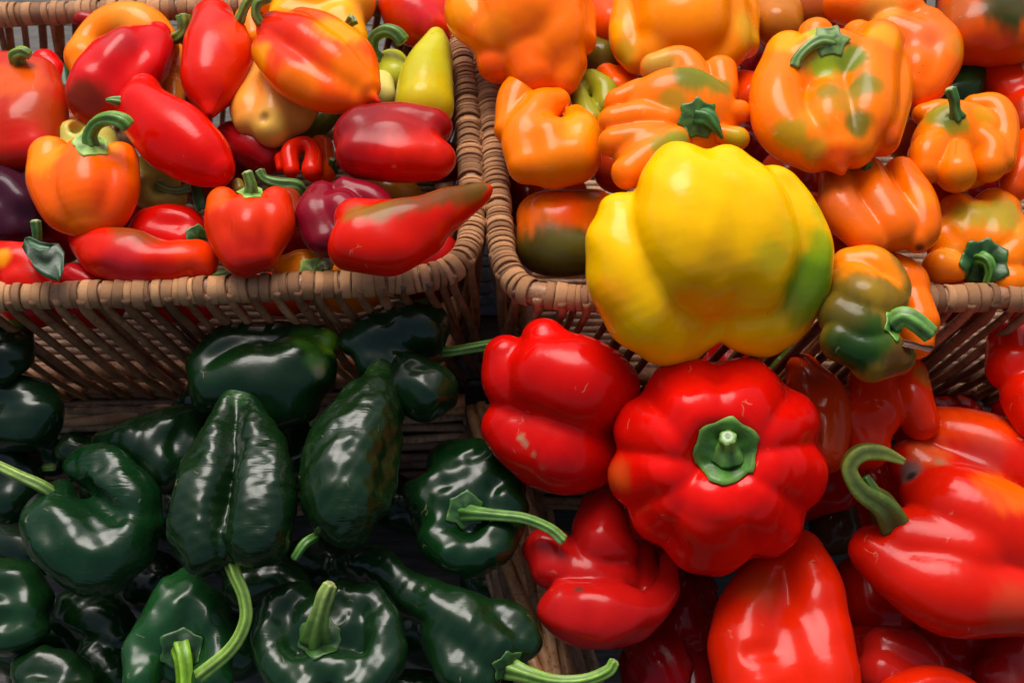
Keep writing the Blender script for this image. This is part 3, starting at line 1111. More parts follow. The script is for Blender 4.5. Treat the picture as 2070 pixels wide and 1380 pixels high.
sweet('small round lime yellow pepper left of the yellow green pointed one', 0.212, [C((792, 136, 0, 36), (800, 158, 0, 38))], (0.48, 0.50, 0.03),
      stem=dict(pts=[(770, 122, -6, 12), (752, 104, 6, 12), (756, 76, 16, 11), (778, 62, 26, 12), (800, 68, 30, 13), (814, 84, 26, 14)], col=(0.09, 0.20, 0.03)))
sweet('pale cream yellow pepper between the large orange red and the yellow green pointed one', 0.216,
      [C((768, 170, 0, 28), (770, 195, 0, 30))], (0.72, 0.62, 0.16))
sweet('dark red glossy pepper with a notched end lying against the right rim', 0.232,
      [C((735, 262, 2, 50), (800, 255, 6, 48), (872, 258, 2, 42), k=14), C((730, 310, 0, 50), (800, 318, 6, 52), (876, 322, 0, 44), k=12), C((720, 280, 0, 48), (790, 285, 12, 52), (850, 290, 4, 44), k=16)],
      (0.34, 0.006, 0.006), [(720, 230, 60, (0.20, 0.006, 0.01), 0.7), (840, 340, 70, (0.701, 0.012, 0.0008), 0.9), (760, 345, 50, RED, 0.7), (890, 300, 50, (0.621, 0.01, 0.001), 0.7)], noise=((1.5, 90),))
sweet('small curled red pepper in the dark gap left of the dark red notched one', 0.212,
      [C((588, 345, 0, 14), (585, 312, 4, 18), (600, 294, 8, 16), (622, 290, 8, 15), (636, 310, 4, 18), (632, 345, -4, 20), k=4), C((566, 320, -10, 12), (568, 340, -10, 10), k=4)], (0.701, 0.012, 0.001))
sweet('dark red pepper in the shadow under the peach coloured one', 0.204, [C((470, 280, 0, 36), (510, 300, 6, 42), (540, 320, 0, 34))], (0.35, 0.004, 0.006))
sweet('orange pepper in the gap left of the dark red notched one', 0.203, [C((650, 300, 0, 26), (650, 345, 0, 32))], (0.791, 0.07, 0.0012),
      stem=dict(pts=[(676, 350, -6, 8), (670, 335, 10, 7), (672, 322, 20, 7)], col=(0.05, 0.12, 0.02)))
sweet('yellow green pepper low in the gap under the peach and the orange red ones', 0.192, [C((660, 235, 0, 26), (640, 255, 0, 26), (590, 290, 0, 20))], (0.10, 0.10, 0.01))
sweet('long red pepper with an olive brown back, its tip lying over the right rim', 0.243,
      [C((984, 384, 2, 12), (966, 393, 4, 24), (925, 412, 6, 37), (860, 445, 8, 52), (790, 470, 6, 62), (735, 482, 0, 62), k=10), C((720, 445, 0, 46), (800, 430, -8, 28), k=14), C((710, 505, -4, 44), (790, 505, 0, 52), (860, 480, -6, 40), k=24)],
      (0.655, 0.008, 0.0008), [(984, 378, 6, (0.35, 0.14, 0.02), 0.8), (958, 376, 34, (0.13, 0.07, 0.006), 0.95), (925, 384, 34, (0.13, 0.055, 0.005), 0.9), (885, 392, 34, (0.14, 0.045, 0.005), 0.9), (845, 402, 32, (0.15, 0.04, 0.004), 0.85), (805, 412, 30, (0.16, 0.06, 0.005), 0.85), (765, 420, 32, (0.20, 0.10, 0.006), 0.9), (718, 428, 30, (0.22, 0.11, 0.008), 0.8), (985, 402, 14, RED, 0.8)],
      noise=((1.5, 90),))
sweet('dark crimson angular pepper behind the long red one with the olive back', 0.224,
      [C((650, 398, 4, 34), (640, 440, 6, 42), (660, 486, -4, 38), k=10), C((700, 386, 6, 30), (750, 404, 2, 34), (776, 430, -6, 30), k=6), C((688, 430, 10, 46), (720, 460, 0, 50), k=10)], CRIM,
      [(660, 365, 26, RED, 0.6), (640, 490, 50, (0.14, 0.004, 0.01), 0.6)], noise=((2, 70),))
sweet('brownish red round pepper with a thick curved stem to its left, between two red ones', 0.213,
      [C((582, 405, 0, 28), (585, 440, -6, 30)), C((560, 398, -4, 20), (560, 430, -6, 24))], (0.28, 0.03, 0.008),
      stem=dict(pts=[(612, 392, -8, 12), (600, 376, 4, 12), (565, 372, 10, 12), (535, 362, 12, 9), (524, 346, 12, 10)], col=(0.08, 0.18, 0.03)))
sweet('red orange bell shaped pepper with an upright green stem, front centre of the basket', 0.228,
      [C((450, 412, 2, 34), (452, 455, 0, 38), (482, 520, -20, 34), (497, 545, -28, 18), k=12), C((508, 415, 8, 32), (506, 460, 14, 44), (504, 520, -10, 36), k=12), C((560, 410, 0, 32), (556, 455, 0, 38), (530, 515, -20, 34), k=10),
       E(505, 455, 0, 80, 60, 40, 0, 16), S((508, 384, 6, 13), k=18)],
      (0.701, 0.025, 0.0008), [(430, 400, 36, (0.791, 0.1, 0.0012), 0.8), (500, 400, 30, RORG, 0.6), (500, 530, 60, (0.45, 0.006, 0.004), 0.7)],
      calyx=dict(u=508, v=388, r=22, n=5, col=(0.16, 0.30, 0.04), spike=0.2, lift=2),
      stem=dict(pts=[(508, 390, 0, 13), (508, 374, 8, 11), (504, 360, 14, 10), (500, 348, 18, 10)], col=(0.18, 0.34, 0.05)))
sweet('small olive brown round pepper touching the upright stem', 0.222, [C((480, 372, 0, 13), (484, 382, 0, 13))], (0.22, 0.13, 0.02))
sweet('red pepper with leafy cap between the orange bell shaped and the front red ones', 0.208,
      [C((300, 450, 0, 30), (340, 447, 8, 34), (378, 455, 4, 34), (392, 475, 0, 28), k=14), C((290, 470, 0, 30), (370, 490, 0, 30))], (0.621, 0.004, 0.0012), (),
      calyx=dict(u=398, v=478, r=22, n=5, col=(0.04, 0.12, 0.02)), mat=M_BELL)
sweet('pinkish red pepper with a narrow waist lying along the front rim, point to the left', 0.213,
      [C((147, 466, -4, 13), (176, 490, 0, 34), (225, 514, 6, 56), (280, 526, 8, 58), (335, 534, 2, 49), (385, 528, 0, 43), (402, 522, 0, 38), k=14), C((402, 512, 4, 28), (408, 540, -4, 30), k=10)],
      (0.678, 0.012, 0.002), [(139, 468, 5, (0.15, 0.02, 0.01), 0.8), (265, 462, 45, (0.20, 0.06, 0.01), 0.8), (300, 480, 30, (0.25, 0.05, 0.01), 0.7), (400, 500, 50, (0.836, 0.04, 0.0008), 0.8), (150, 470, 30, RED, 0.8), (250, 540, 45, (0.55, 0.02, 0.03), 0.6)], noise=((1.8, 80),),
      stem=dict(pts=[(432, 560, -8, 9), (446, 555, 6, 8), (462, 550, 12, 7), (466, 534, 16, 5)], col=(0.10, 0.17, 0.03)))
sweet('red pepper in the front left corner with a folded leaf on its stem', 0.210,
      [C((10, 540, 0, 46), (50, 535, 6, 42), (80, 560, 0, 36), k=14), C((-20, 520, 0, 36), (20, 520, 0, 32)), C((40, 570, 0, 36), (90, 580, -6, 30))], (0.678, 0.008, 0.0012), [(0, 520, 20, YORG, 0.7)],
      stem=dict(pts=[(72, 505, 0, 11), (74, 488, 14, 9), (74, 470, 22, 9), (71, 447, 28, 10)], col=(0.10, 0.22, 0.04)))
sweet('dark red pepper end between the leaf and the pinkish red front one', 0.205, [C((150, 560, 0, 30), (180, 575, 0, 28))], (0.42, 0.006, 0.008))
sweet('small orange pepper with a light green cap and stem against the front rim', 0.203,
      [C((588, 548, 0, 36), (615, 542, 4, 38), (642, 552, 0, 30), k=12), C((600, 560, -10, 40), (630, 562, -10, 34))], (0.95, 0.24, 0.002), (),
      calyx=dict(u=634, v=548, r=27, n=5, col=(0.28, 0.42, 0.08), spike=0.15), stem=dict(pts=[(648, 542, 0, 10), (655, 534, 10, 10), (663, 532, 18, 14)], col=(0.42, 0.5, 0.2)))
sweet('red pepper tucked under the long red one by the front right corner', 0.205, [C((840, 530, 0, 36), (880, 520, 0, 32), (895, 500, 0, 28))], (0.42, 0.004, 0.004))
UNDER_A = ['under the tall red orange one at the left edge', 'under the bright red long one', 'under the upright stemmed red orange one', 'beneath the dark crimson angular one', 'beneath the dark red notched one', 'beneath the peach coloured one', 'under the large orange red one', 'under the pinkish red long one', 'beneath the tall red orange one near the left rim', 'below the golden yellow one by the back rim', 'under the orange red one at the basket corner', 'beside the right rim under the notched one']
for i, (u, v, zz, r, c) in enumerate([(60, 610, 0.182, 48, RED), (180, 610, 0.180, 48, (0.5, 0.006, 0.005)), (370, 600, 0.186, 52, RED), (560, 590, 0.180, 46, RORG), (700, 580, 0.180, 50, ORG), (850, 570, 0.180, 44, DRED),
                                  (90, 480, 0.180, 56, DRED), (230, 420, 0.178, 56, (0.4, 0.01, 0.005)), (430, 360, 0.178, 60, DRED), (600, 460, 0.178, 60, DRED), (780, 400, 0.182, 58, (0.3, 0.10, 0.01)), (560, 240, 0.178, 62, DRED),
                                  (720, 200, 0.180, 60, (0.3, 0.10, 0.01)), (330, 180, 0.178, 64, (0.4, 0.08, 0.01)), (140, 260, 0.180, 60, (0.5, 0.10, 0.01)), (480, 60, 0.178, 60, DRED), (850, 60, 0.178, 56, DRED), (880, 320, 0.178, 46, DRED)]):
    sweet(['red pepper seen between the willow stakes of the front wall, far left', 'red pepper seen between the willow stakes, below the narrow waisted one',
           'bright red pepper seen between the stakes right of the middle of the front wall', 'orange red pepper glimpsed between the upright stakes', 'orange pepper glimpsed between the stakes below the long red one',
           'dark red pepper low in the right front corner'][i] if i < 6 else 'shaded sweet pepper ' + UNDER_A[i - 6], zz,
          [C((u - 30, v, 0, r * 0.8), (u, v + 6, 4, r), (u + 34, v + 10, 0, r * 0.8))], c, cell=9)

# ================================================================== upper right basket
bell('large glossy orange pepper with broad folds overhanging the top left corner of the basket', 0.245,
     [C((948, -20, 0, 46), (950, 30, 0, 50), (985, 70, 0, 44), k=12), C((1050, -20, 14, 96), (1060, 40, 14, 92), (1010, 80, 0, 44), k=14), C((1120, 20, 4, 72), (1125, 80, 0, 62), (1100, 110, -10, 50), k=16),
      C((1168, 30, -16, 38), (1172, 80, -20, 34), k=10), C((1000, 100, -40, 42), (1005, 130, -50, 40), k=8), C((1070, 120, -30, 58), (1080, 150, -40, 50), k=12), C((1140, 130, -40, 48), (1140, 160, -50, 34), k=12)],
     (0.95, 0.16, 0.0008), [(920, 20, 40, YORG, 0.5), (1000, 60, 40, (0.95, 0.26, 0.002), 0.5), (1060, 150, 60, (0.927, 0.1, 0.0008), 0.7), (985, 140, 40, RORG, 0.6)])
bell('orange C shaped pepper with bulging folds by the left rim', 0.232,
     [C((1122, 152, 2, 27), (1086, 158, 4, 38), (1046, 200, 2, 40), (1030, 262, -4, 31), k=7), C((1126, 206, 8, 28), (1090, 226, 12, 42), (1060, 282, 10, 46), (1066, 330, 0, 42), k=6),
      C((1163, 234, 8, 24), (1172, 272, 12, 44), (1165, 318, 6, 52), k=7), C((1108, 292, 6, 58), (1118, 330, 0, 54), k=16)],
     (0.95, 0.19, 0.001), [(1165, 250, 40, (0.621, 0.3, 0.002), 0.8), (1125, 150, 25, YORG, 0.6), (1150, 330, 50, (0.814, 0.2, 0.002), 0.6)])
bell('small knobbly olive green pepper wedged between two orange ones', 0.226,
     [C((1166, 180, 4, 20), (1178, 210, 2, 20), (1195, 245, 0, 24), k=8), C((1195, 165, 0, 26), (1220, 185, 0, 28), (1225, 215, -4, 26), k=8)], (0.30, 0.28, 0.012), [(1168, 178, 20, (0.45, 0.46, 0.02), 0.8), (1195, 260, 26, (0.5, 0.25, 0.01), 0.6)])
bell('large golden orange pepper with a wide smooth front at the top centre', 0.236,
     [C((1375, 20, 14, 108), (1380, 60, 14, 100), k=14), C((1275, 10, 0, 38), (1268, 80, -10, 38), (1285, 125, -20, 26), k=12), C((1455, 30, 0, 62), (1470, 90, -10, 48), (1440, 130, -20, 36), k=14), C((1500, 20, -14, 36), (1505, 90, -24, 30), k=10), C((1330, 110, -10, 52), (1400, 115, -10, 50), k=14)],
     (0.95, 0.25, 0.001), [(1262, 100, 28, (0.40, 0.28, 0.01), 0.7), (1240, 60, 26, YORG, 0.6), (1515, 60, 36, (0.62, 0.42, 0.02), 0.6), (1390, 120, 50, ORG, 0.7)])
bell('orange and green pepper with many stacked folds and a leafy dark green cap', 0.254,
     [E(1375, 240, -20, 118, 104, 56, 0, 12), E(1320, 315, -26, 82, 60, 50, 0, 14), C((1250, 206, -4, 30), (1300, 192, 4, 34), (1346, 206, 4, 32), k=6), C((1242, 244, 0, 32), (1292, 238, 10, 34), (1346, 246, 8, 32), k=5), C((1240, 288, -8, 30), (1282, 282, 2, 32), (1340, 268, 4, 26), k=5), C((1268, 350, -10, 34), (1312, 318, 2, 36), (1366, 284, 6, 30), k=6),
      C((1322, 138, -8, 30), (1380, 136, 2, 40), (1402, 180, 8, 36), (1392, 212, 2, 22), k=6), C((1455, 150, -4, 36), (1460, 186, 2, 30), (1436, 210, 2, 20), k=6), C((1496, 228, -8, 25), (1468, 230, -2, 22), k=5), C((1490, 280, -8, 25), (1462, 272, -2, 20), k=5)],
     (0.949, 0.17, 0.0012), [(1400, 150, 46, (0.15, 0.18, 0.010), 0.95), (1330, 130, 40, (0.40, 0.36, 0.05), 0.7), (1455, 170, 34, (0.20, 0.19, 0.008), 0.9), (1360, 200, 26, (0.35, 0.22, 0.01), 0.8), (1350, 300, 40, (0.22, 0.22, 0.01), 0.9), (1375, 285, 26, (0.25, 0.28, 0.02), 0.9), (1490, 275, 26, (0.4, 0.35, 0.01), 0.8), (1275, 260, 24, (0.45, 0.16, 0.01), 0.6)],
     calyx=dict(u=1412, v=240, r=38, n=7, col=(0.05, 0.13, 0.008), edge=(0.05, 0.17, 0.015), spike=0.13, lift=5),
     stem=dict(pts=[(1408, 236, 0, 18), (1430, 240, 10, 17), (1446, 258, 16, 10), (1460, 280, 14, 2.5)], col=(0.03, 0.15, 0.02), cut=False))
bell('big round orange pepper with green streaks and its stem lying to the upper left', 0.256,
     [E(1675, 190, -20, 120, 135, 56, 0, 16), C((1592, 114, 0, 50), (1572, 190, 6, 56), (1584, 262, 0, 54), (1645, 308, -14, 42), k=12), C((1650, 72, -14, 36), (1640, 104, -14, 30), k=8), C((1735, 72, -8, 32), (1745, 90, -6, 30), k=8), C((1672, 185, 12, 40), (1672, 240, 16, 52), (1690, 300, 0, 44), k=14),
      C((1776, 92, 4, 52), (1754, 150, 16, 60), (1750, 230, 14, 60), (1726, 295, -4, 46), k=10), C((1806, 130, -10, 35), (1810, 200, -8, 35), (1780, 280, -16, 38), k=9), C((1670, 124, 26, 28), (1676, 150, 22, 20), k=6), C((1692, 330, -10, 20), (1700, 345, -14, 10), k=14), S((1655, 94, 52, 10), k=26)],
     (0.95, 0.18, 0.001), [(1668, 128, 34, (0.24, 0.34, 0.01), 0.95), (1722, 120, 38, (0.13, 0.20, 0.01), 0.95), (1748, 170, 34, (0.13, 0.17, 0.008), 0.9), (1650, 62, 30, (0.36, 0.42, 0.03), 0.95), (1700, 200, 40, (0.38, 0.22, 0.01), 0.7), (1735, 250, 28, (0.08, 0.11, 0.005), 0.9), (1648, 300, 26, (0.3, 0.22, 0.006), 0.7), (1670, 180, 26, (0.22, 0.18, 0.01), 0.7), (1600, 270, 34, (0.36, 0.24, 0.006), 0.85),
      (1590, 80, 40, YORG, 0.7), (1790, 70, 36, YORG, 0.6), (1800, 290, 50, RORG, 0.6), (1700, 330, 40, RORG, 0.7), (1640, 240, 30, (0.5, 0.28, 0.01), 0.5)],
     calyx=dict(u=1676, v=84, r=32, n=6, col=(0.10, 0.20, 0.025), edge=(0.14, 0.24, 0.05), spike=0.22, lift=4, dome=0.2),
     stem=dict(pts=[(1680, 88, 0, 15), (1655, 84, 14, 12), (1630, 98, 20, 10), (1612, 118, 20, 10), (1606, 134, 18, 12)], col=(0.17, 0.30, 0.07), tip=(0.25, 0.38, 0.18)))
bell('shiny orange pepper with a pinkish sheen behind the big round green streaked one', 0.240,
     [C((1700, 10, 0, 36), (1760, 20, 6, 46), (1820, 30, 4, 48), k=14), C((1870, 60, 4, 44), (1900, 100, 0, 46), (1880, 160, -10, 42), (1850, 190, -20, 30), k=12), C((1850, 100, 8, 34), (1852, 140, 8, 38), (1845, 170, 0, 30), k=8), C((1800, 70, 0, 46), (1850, 100, -10, 60), k=12)],
     (0.949, 0.14, 0.0012), [(1780, 20, 40, (0.7, 0.30, 0.03), 0.7), (1935, 90, 30, (0.621, 0.22, 0.002), 0.7), (1880, 70, 40, (0.84, 0.16, 0.05), 0.6)])
bell('brownish orange pepper with a dark green patch in the top right corner', 0.236,
     [C((1960, 10, 0, 62), (1960, 70, 0, 62), k=14), C((2040, 0, 0, 64), (2040, 70, 4, 62), k=10), C((1990, 60, 0, 70), (2000, 90, -10, 46), k=14)], (0.701, 0.08, 0.0012), [(2035, 10, 55, DGRN, 0.95), (2040, 60, 24, DGRN, 0.7), (1930, 20, 50, BRN, 0.7), (2000, 110, 50, (0.678, 0.03, 0.001), 0.7)])
bell('dark green pepper in shade between the shiny orange and the brownish orange ones', 0.215, [C((1950, 150, 0, 44), (1935, 190, 0, 44), (1880, 205, 0, 36))], (0.012, 0.03, 0.004))
bell('orange curled pepper with a green upright stem, right of the big round one', 0.236,
     [E(1940, 295, -22, 98, 90, 48, 0, 12), C((1968, 216, -2, 26), (2010, 226, 4, 34), (2030, 272, 4, 31), (2022, 325, -4, 30), k=6), C((1945, 258, 4, 18), (1976, 276, 12, 30), (2002, 304, 8, 34), (2000, 335, -2, 34), k=5), C((1904, 268, 2, 26), (1876, 308, 2, 38), (1870, 342, -8, 32), k=6),
      C((1936, 314, 12, 30), (1934, 350, 6, 40), k=5), C((1866, 232, -2, 23), (1906, 226, 4, 25), (1936, 240, 4, 16), k=5)],
     (0.95, 0.18, 0.001), [(1895, 228, 36, (0.20, 0.24, 0.012), 0.9), (1930, 250, 26, (0.15, 0.22, 0.01), 0.8), (1990, 230, 26, (0.621, 0.3, 0.002), 0.7), (1950, 360, 30, (0.791, 0.22, 0.002), 0.6)],
     stem=dict(pts=[(1934, 238, 0, 16), (1930, 222, 10, 10), (1928, 202, 18, 10), (1920, 180, 24, 11)], col=(0.07, 0.20, 0.03)))
bell('red orange pepper in the gap at the right edge above the orange curled one', 0.214, [C((2010, 150, 0, 50), (2050, 190, 0, 50)), C((2075, 230, 0, 50), (2080, 260, 0, 50))], (0.701, 0.02, 0.001), [(2060, 230, 40, (0.2, 0.03, 0.005), 0.6)])
bell('orange brown pepper cut by the right edge beside the orange curled one', 0.222, [C((2090, 300, 0, 46), (2065, 350, 0, 46), (2050, 380, 0, 30))], (0.746, 0.07, 0.001))
bell('orange brown pepper with three long soft ribs below the big round one', 0.236,
     [C((1690, 365, 0, 36), (1700, 420, 6, 42), (1745, 475, 0, 36), (1770, 490, -4, 26), k=14), C((1755, 355, 4, 34), (1775, 410, 14, 42), (1810, 465, 6, 38), k=10), C((1820, 350, 2, 34), (1850, 400, 8, 40), (1866, 460, 0, 36), (1855, 485, -4, 28), k=10), C((1745, 350, -4, 36), (1800, 460, -4, 50), k=14)],
     (0.80, 0.125, 0.001), [(1700, 400, 50, (0.62, 0.12, 0.02), 0.6), (1790, 400, 30, (0.60, 0.16, 0.03), 0.6), (1860, 400, 30, ORG, 0.6), (1860, 502, 9, (0.05, 0.02, 0.01), 0.9), (1670, 370, 30, BRN, 0.6)],
     stem=dict(pts=[(1748, 345, -6, 9), (1752, 335, 6, 8), (1758, 325, 10, 8)], col=(0.07, 0.15, 0.02)))
bell('orange and olive pepper showing its leafy cap and curled stem against the right front rim', 0.213,
     [E(1985, 500, -22, 112, 96, 56, 0, 12), C((1935, 430, -4, 40), (1948, 478, 8, 42), (1962, 504, 4, 26), k=8), C((2012, 430, 0, 50), (2008, 480, 12, 44), (1998, 506, 6, 28), k=8), C((2066, 500, 0, 48), (2034, 530, 6, 36), k=8), C((1904, 486, -8, 34), (1932, 506, 0, 28), k=8), C((1900, 540, -10, 36), (1932, 544, 0, 28), k=8), C((2046, 572, -6, 36), (2020, 560, 0, 26), k=8)],
     (0.904, 0.18, 0.0012), [(1960, 430, 36, (0.50, 0.36, 0.02), 0.8), (2025, 430, 44, (0.36, 0.30, 0.02), 0.85), (1900, 430, 30, ORG, 0.6), (1920, 510, 26, (0.6, 0.26, 0.02), 0.6)],
     calyx=dict(u=1986, v=528, r=44, n=7, col=(0.015, 0.07, 0.008), edge=(0.04, 0.12, 0.012), spike=0.10, lift=5),
     stem=dict(pts=[(1978, 530, 0, 15), (1984, 522, 18, 13), (1998, 530, 28, 11), (2003, 552, 28, 10), (1996, 574, 20, 9)], col=(0.08, 0.22, 0.02)))
bell('smooth pepper, orange above and dark olive below, inside the left front corner', 0.206,
     [C((1095, 440, 0, 52), (1130, 440, 4, 58), (1200, 440, 0, 56), k=16), C((1100, 500, -6, 54), (1140, 505, -2, 56), (1210, 505, -6, 50), k=18), E(1130, 470, 4, 84, 80, 60, 0, 16)],
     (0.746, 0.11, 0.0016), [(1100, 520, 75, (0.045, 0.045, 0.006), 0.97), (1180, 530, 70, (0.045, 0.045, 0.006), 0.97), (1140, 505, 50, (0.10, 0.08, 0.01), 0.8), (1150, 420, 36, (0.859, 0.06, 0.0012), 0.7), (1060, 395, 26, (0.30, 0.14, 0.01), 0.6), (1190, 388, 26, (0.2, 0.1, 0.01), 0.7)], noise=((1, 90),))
bell('giant yellow bell pepper with a green flank resting over the front rim', 0.236,
     [C((1258, 440, -14, 54), (1262, 510, 0, 80), (1296, 600, 2, 94), (1340, 655, -26, 82), (1368, 688, -50, 56), k=22),
      C((1378, 362, 4, 74), (1385, 430, 24, 112), (1396, 500, 30, 122), (1416, 552, 16, 94), k=20),
      C((1470, 350, 2, 58), (1500, 430, 20, 96), (1516, 505, 24, 104), (1518, 562, 8, 82), k=17),
      C((1562, 392, -14, 56), (1598, 476, -4, 76), (1604, 560, -8, 75), (1582, 630, -32, 65), (1545, 662, -50, 60), k=15),
      C((1448, 420, 4, 96), (1455, 500, 8, 104), (1462, 560, -4, 84), k=30),
      C((1396, 642, -34, 72), k=16), C((1518, 640, -36, 76), k=16), S((1450, 674, 30, 8), k=40), S((1456, 748, -40, 12), k=20)],
     YEL, [(1650, 575, 62, (0.12, 0.26, 0.006), 0.95), (1664, 500, 34, (0.26, 0.42, 0.006), 0.8), (1625, 620, 50, (0.18, 0.26, 0.012), 0.8), (1656, 430, 22, (0.45, 0.46, 0.006), 0.5), (1560, 520, 34, (0.50, 0.46, 0.012), 0.55), (1600, 470, 26, (0.678, 0.5, 0.002), 0.5), (1425, 620, 70, (0.95, 0.3, 0.0008), 0.6), (1225, 610, 50, (0.95, 0.28, 0.002), 0.6), (1440, 540, 60, (0.95, 0.42, 0.001), 0.5)],
     tilt=False, noise=((2.5, 110),), cell=7, group=None,
     mat=M_BELL)
bell('pepper ripening from orange to dark green, thick cut stem, hanging over the front rim', 0.232,
     [C((1720, 540, 0, 40), (1765, 545, 4, 48), (1800, 580, 0, 40), (1805, 610, -4, 34), k=12), C((1725, 585, 4, 52), (1750, 610, 16, 62), (1785, 610, 8, 46), k=12), C((1700, 640, -4, 48), (1740, 660, 8, 50), (1785, 665, 6, 34), k=8), C((1700, 690, -14, 44), (1745, 710, -8, 40), (1790, 705, -8, 40), k=6), C((1760, 730, -30, 44), (1815, 720, -30, 36), k=8), S((1806, 662, 36, 8), k=14)],
     (0.24, 0.13, 0.010), [(1740, 520, 60, (0.949, 0.22, 0.0012), 0.95), (1800, 560, 34, (0.904, 0.22, 0.0012), 0.8), (1755, 600, 36, (0.34, 0.20, 0.012), 0.7), (1720, 670, 60, (0.035, 0.06, 0.006), 0.9), (1770, 690, 50, (0.02, 0.07, 0.006), 0.95), (1720, 710, 50, (0.012, 0.04, 0.005), 0.95), (1700, 620, 50, (0.10, 0.07, 0.008), 0.7), (1820, 735, 40, (0.14, 0.05, 0.008), 0.9)],
     calyx=dict(u=1806, v=656, r=22, n=5, col=(0.09, 0.2, 0.03), spike=0.22, lift=5),
     stem=dict(pts=[(1804, 654, 0, 20), (1826, 640, 14, 19), (1852, 652, 20, 19), (1880, 676, 20, 18)], col=(0.13, 0.28, 0.05), tip=(0.40, 0.50, 0.28), amp=0.14))
bell('bright orange smooth pepper behind the ripening one with the cut stem', 0.218,
     [C((1800, 555, 0, 46), (1830, 570, 0, 46), (1842, 600, -4, 38), k=10), C((1850, 620, -2, 38), (1862, 648, 0, 36), k=10), C((1835, 670, -10, 40), (1850, 690, -20, 36))], (0.95, 0.15, 0.0008))
UNDER_B = {(1600, 360): 'behind the right shoulder of the giant yellow one', (1560, 120): 'between the two big orange ones at the top', (1080, 400): 'in the left front corner of the basket', (1700, 470): 'under the three ribbed orange brown one', (1850, 260): 'between the big round and the curled ones', (1130, 405): 'above the orange and olive smooth one', (1990, 420): 'above the capped one at the right front rim', (2080, 100): 'near the top right corner', (1030, 170): 'under the broad folded one by the left rim', (1200, 300): 'left of the many folded one', (1700, 560): 'beneath the ripening one', (1950, 600): 'behind the right front rim', (1400, 330): 'under the many folded one', (1500, 300): 'under the giant yellow one', (1900, 120): 'under the pinkish sheen one', (1750, 60): 'behind the big round one at the top'}
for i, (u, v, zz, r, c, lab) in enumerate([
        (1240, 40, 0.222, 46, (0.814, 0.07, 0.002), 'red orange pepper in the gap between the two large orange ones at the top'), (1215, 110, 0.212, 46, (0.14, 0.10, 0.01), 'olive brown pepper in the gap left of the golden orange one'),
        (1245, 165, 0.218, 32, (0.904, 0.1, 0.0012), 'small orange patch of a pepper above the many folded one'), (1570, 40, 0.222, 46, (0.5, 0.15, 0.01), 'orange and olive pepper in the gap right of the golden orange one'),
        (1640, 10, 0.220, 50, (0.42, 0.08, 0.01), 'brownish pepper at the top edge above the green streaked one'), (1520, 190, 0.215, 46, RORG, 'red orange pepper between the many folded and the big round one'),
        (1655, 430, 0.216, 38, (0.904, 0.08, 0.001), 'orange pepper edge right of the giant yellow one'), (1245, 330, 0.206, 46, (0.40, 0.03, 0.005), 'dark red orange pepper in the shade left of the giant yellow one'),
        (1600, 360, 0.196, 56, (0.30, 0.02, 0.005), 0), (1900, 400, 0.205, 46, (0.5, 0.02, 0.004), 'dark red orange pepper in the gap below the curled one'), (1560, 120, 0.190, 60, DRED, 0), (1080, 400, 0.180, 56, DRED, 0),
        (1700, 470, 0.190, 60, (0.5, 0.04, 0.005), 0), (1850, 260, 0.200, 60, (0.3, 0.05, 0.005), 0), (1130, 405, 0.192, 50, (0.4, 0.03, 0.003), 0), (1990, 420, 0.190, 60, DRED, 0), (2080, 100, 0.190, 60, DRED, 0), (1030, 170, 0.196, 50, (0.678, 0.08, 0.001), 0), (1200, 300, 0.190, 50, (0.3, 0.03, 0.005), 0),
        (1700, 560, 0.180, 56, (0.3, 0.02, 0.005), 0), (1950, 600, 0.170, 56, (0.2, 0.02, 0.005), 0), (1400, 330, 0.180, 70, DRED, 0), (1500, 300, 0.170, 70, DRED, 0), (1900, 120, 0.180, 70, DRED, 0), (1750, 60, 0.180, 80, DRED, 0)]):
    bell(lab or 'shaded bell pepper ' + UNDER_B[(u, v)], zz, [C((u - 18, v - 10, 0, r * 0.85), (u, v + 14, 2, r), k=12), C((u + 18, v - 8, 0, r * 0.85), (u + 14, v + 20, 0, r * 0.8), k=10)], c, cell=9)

# ================================================================== lower right basket, red bells
redb('large red bell pepper with bulging shoulder and dried scar, left of the starry one', 0.182,
     [E(1130, 830, -50, 125, 125, 80, 0, 18), C((1100, 688, -2, 46), (1120, 722, 0, 56), k=14), C((1022, 722, -10, 45), (1030, 770, -4, 54), (1050, 812, -8, 46), k=12), C((1105, 760, 16, 84), (1170, 775, 24, 98), (1215, 790, 4, 80), k=13),
      C((1025, 862, -8, 52), (1052, 892, -2, 57), (1082, 932, -18, 50), k=16), C((1112, 896, 8, 80), (1142, 912, 2, 88), (1182, 922, -20, 70), k=24)],
     (0.633, 0.004, 0.0012), [(1052, 884, 7, (0.40, 0.20, 0.10), 0.9), (1062, 897, 7, (0.36, 0.18, 0.10), 0.8), (1078, 918, 5, (0.40, 0.20, 0.10), 0.8), (1096, 945, 6, (0.40, 0.15, 0.08), 0.7), (1110, 670, 40, RED, 0.8), (1130, 980, 70, (0.40, 0.003, 0.004), 0.7)], tilt=False, cell=7)
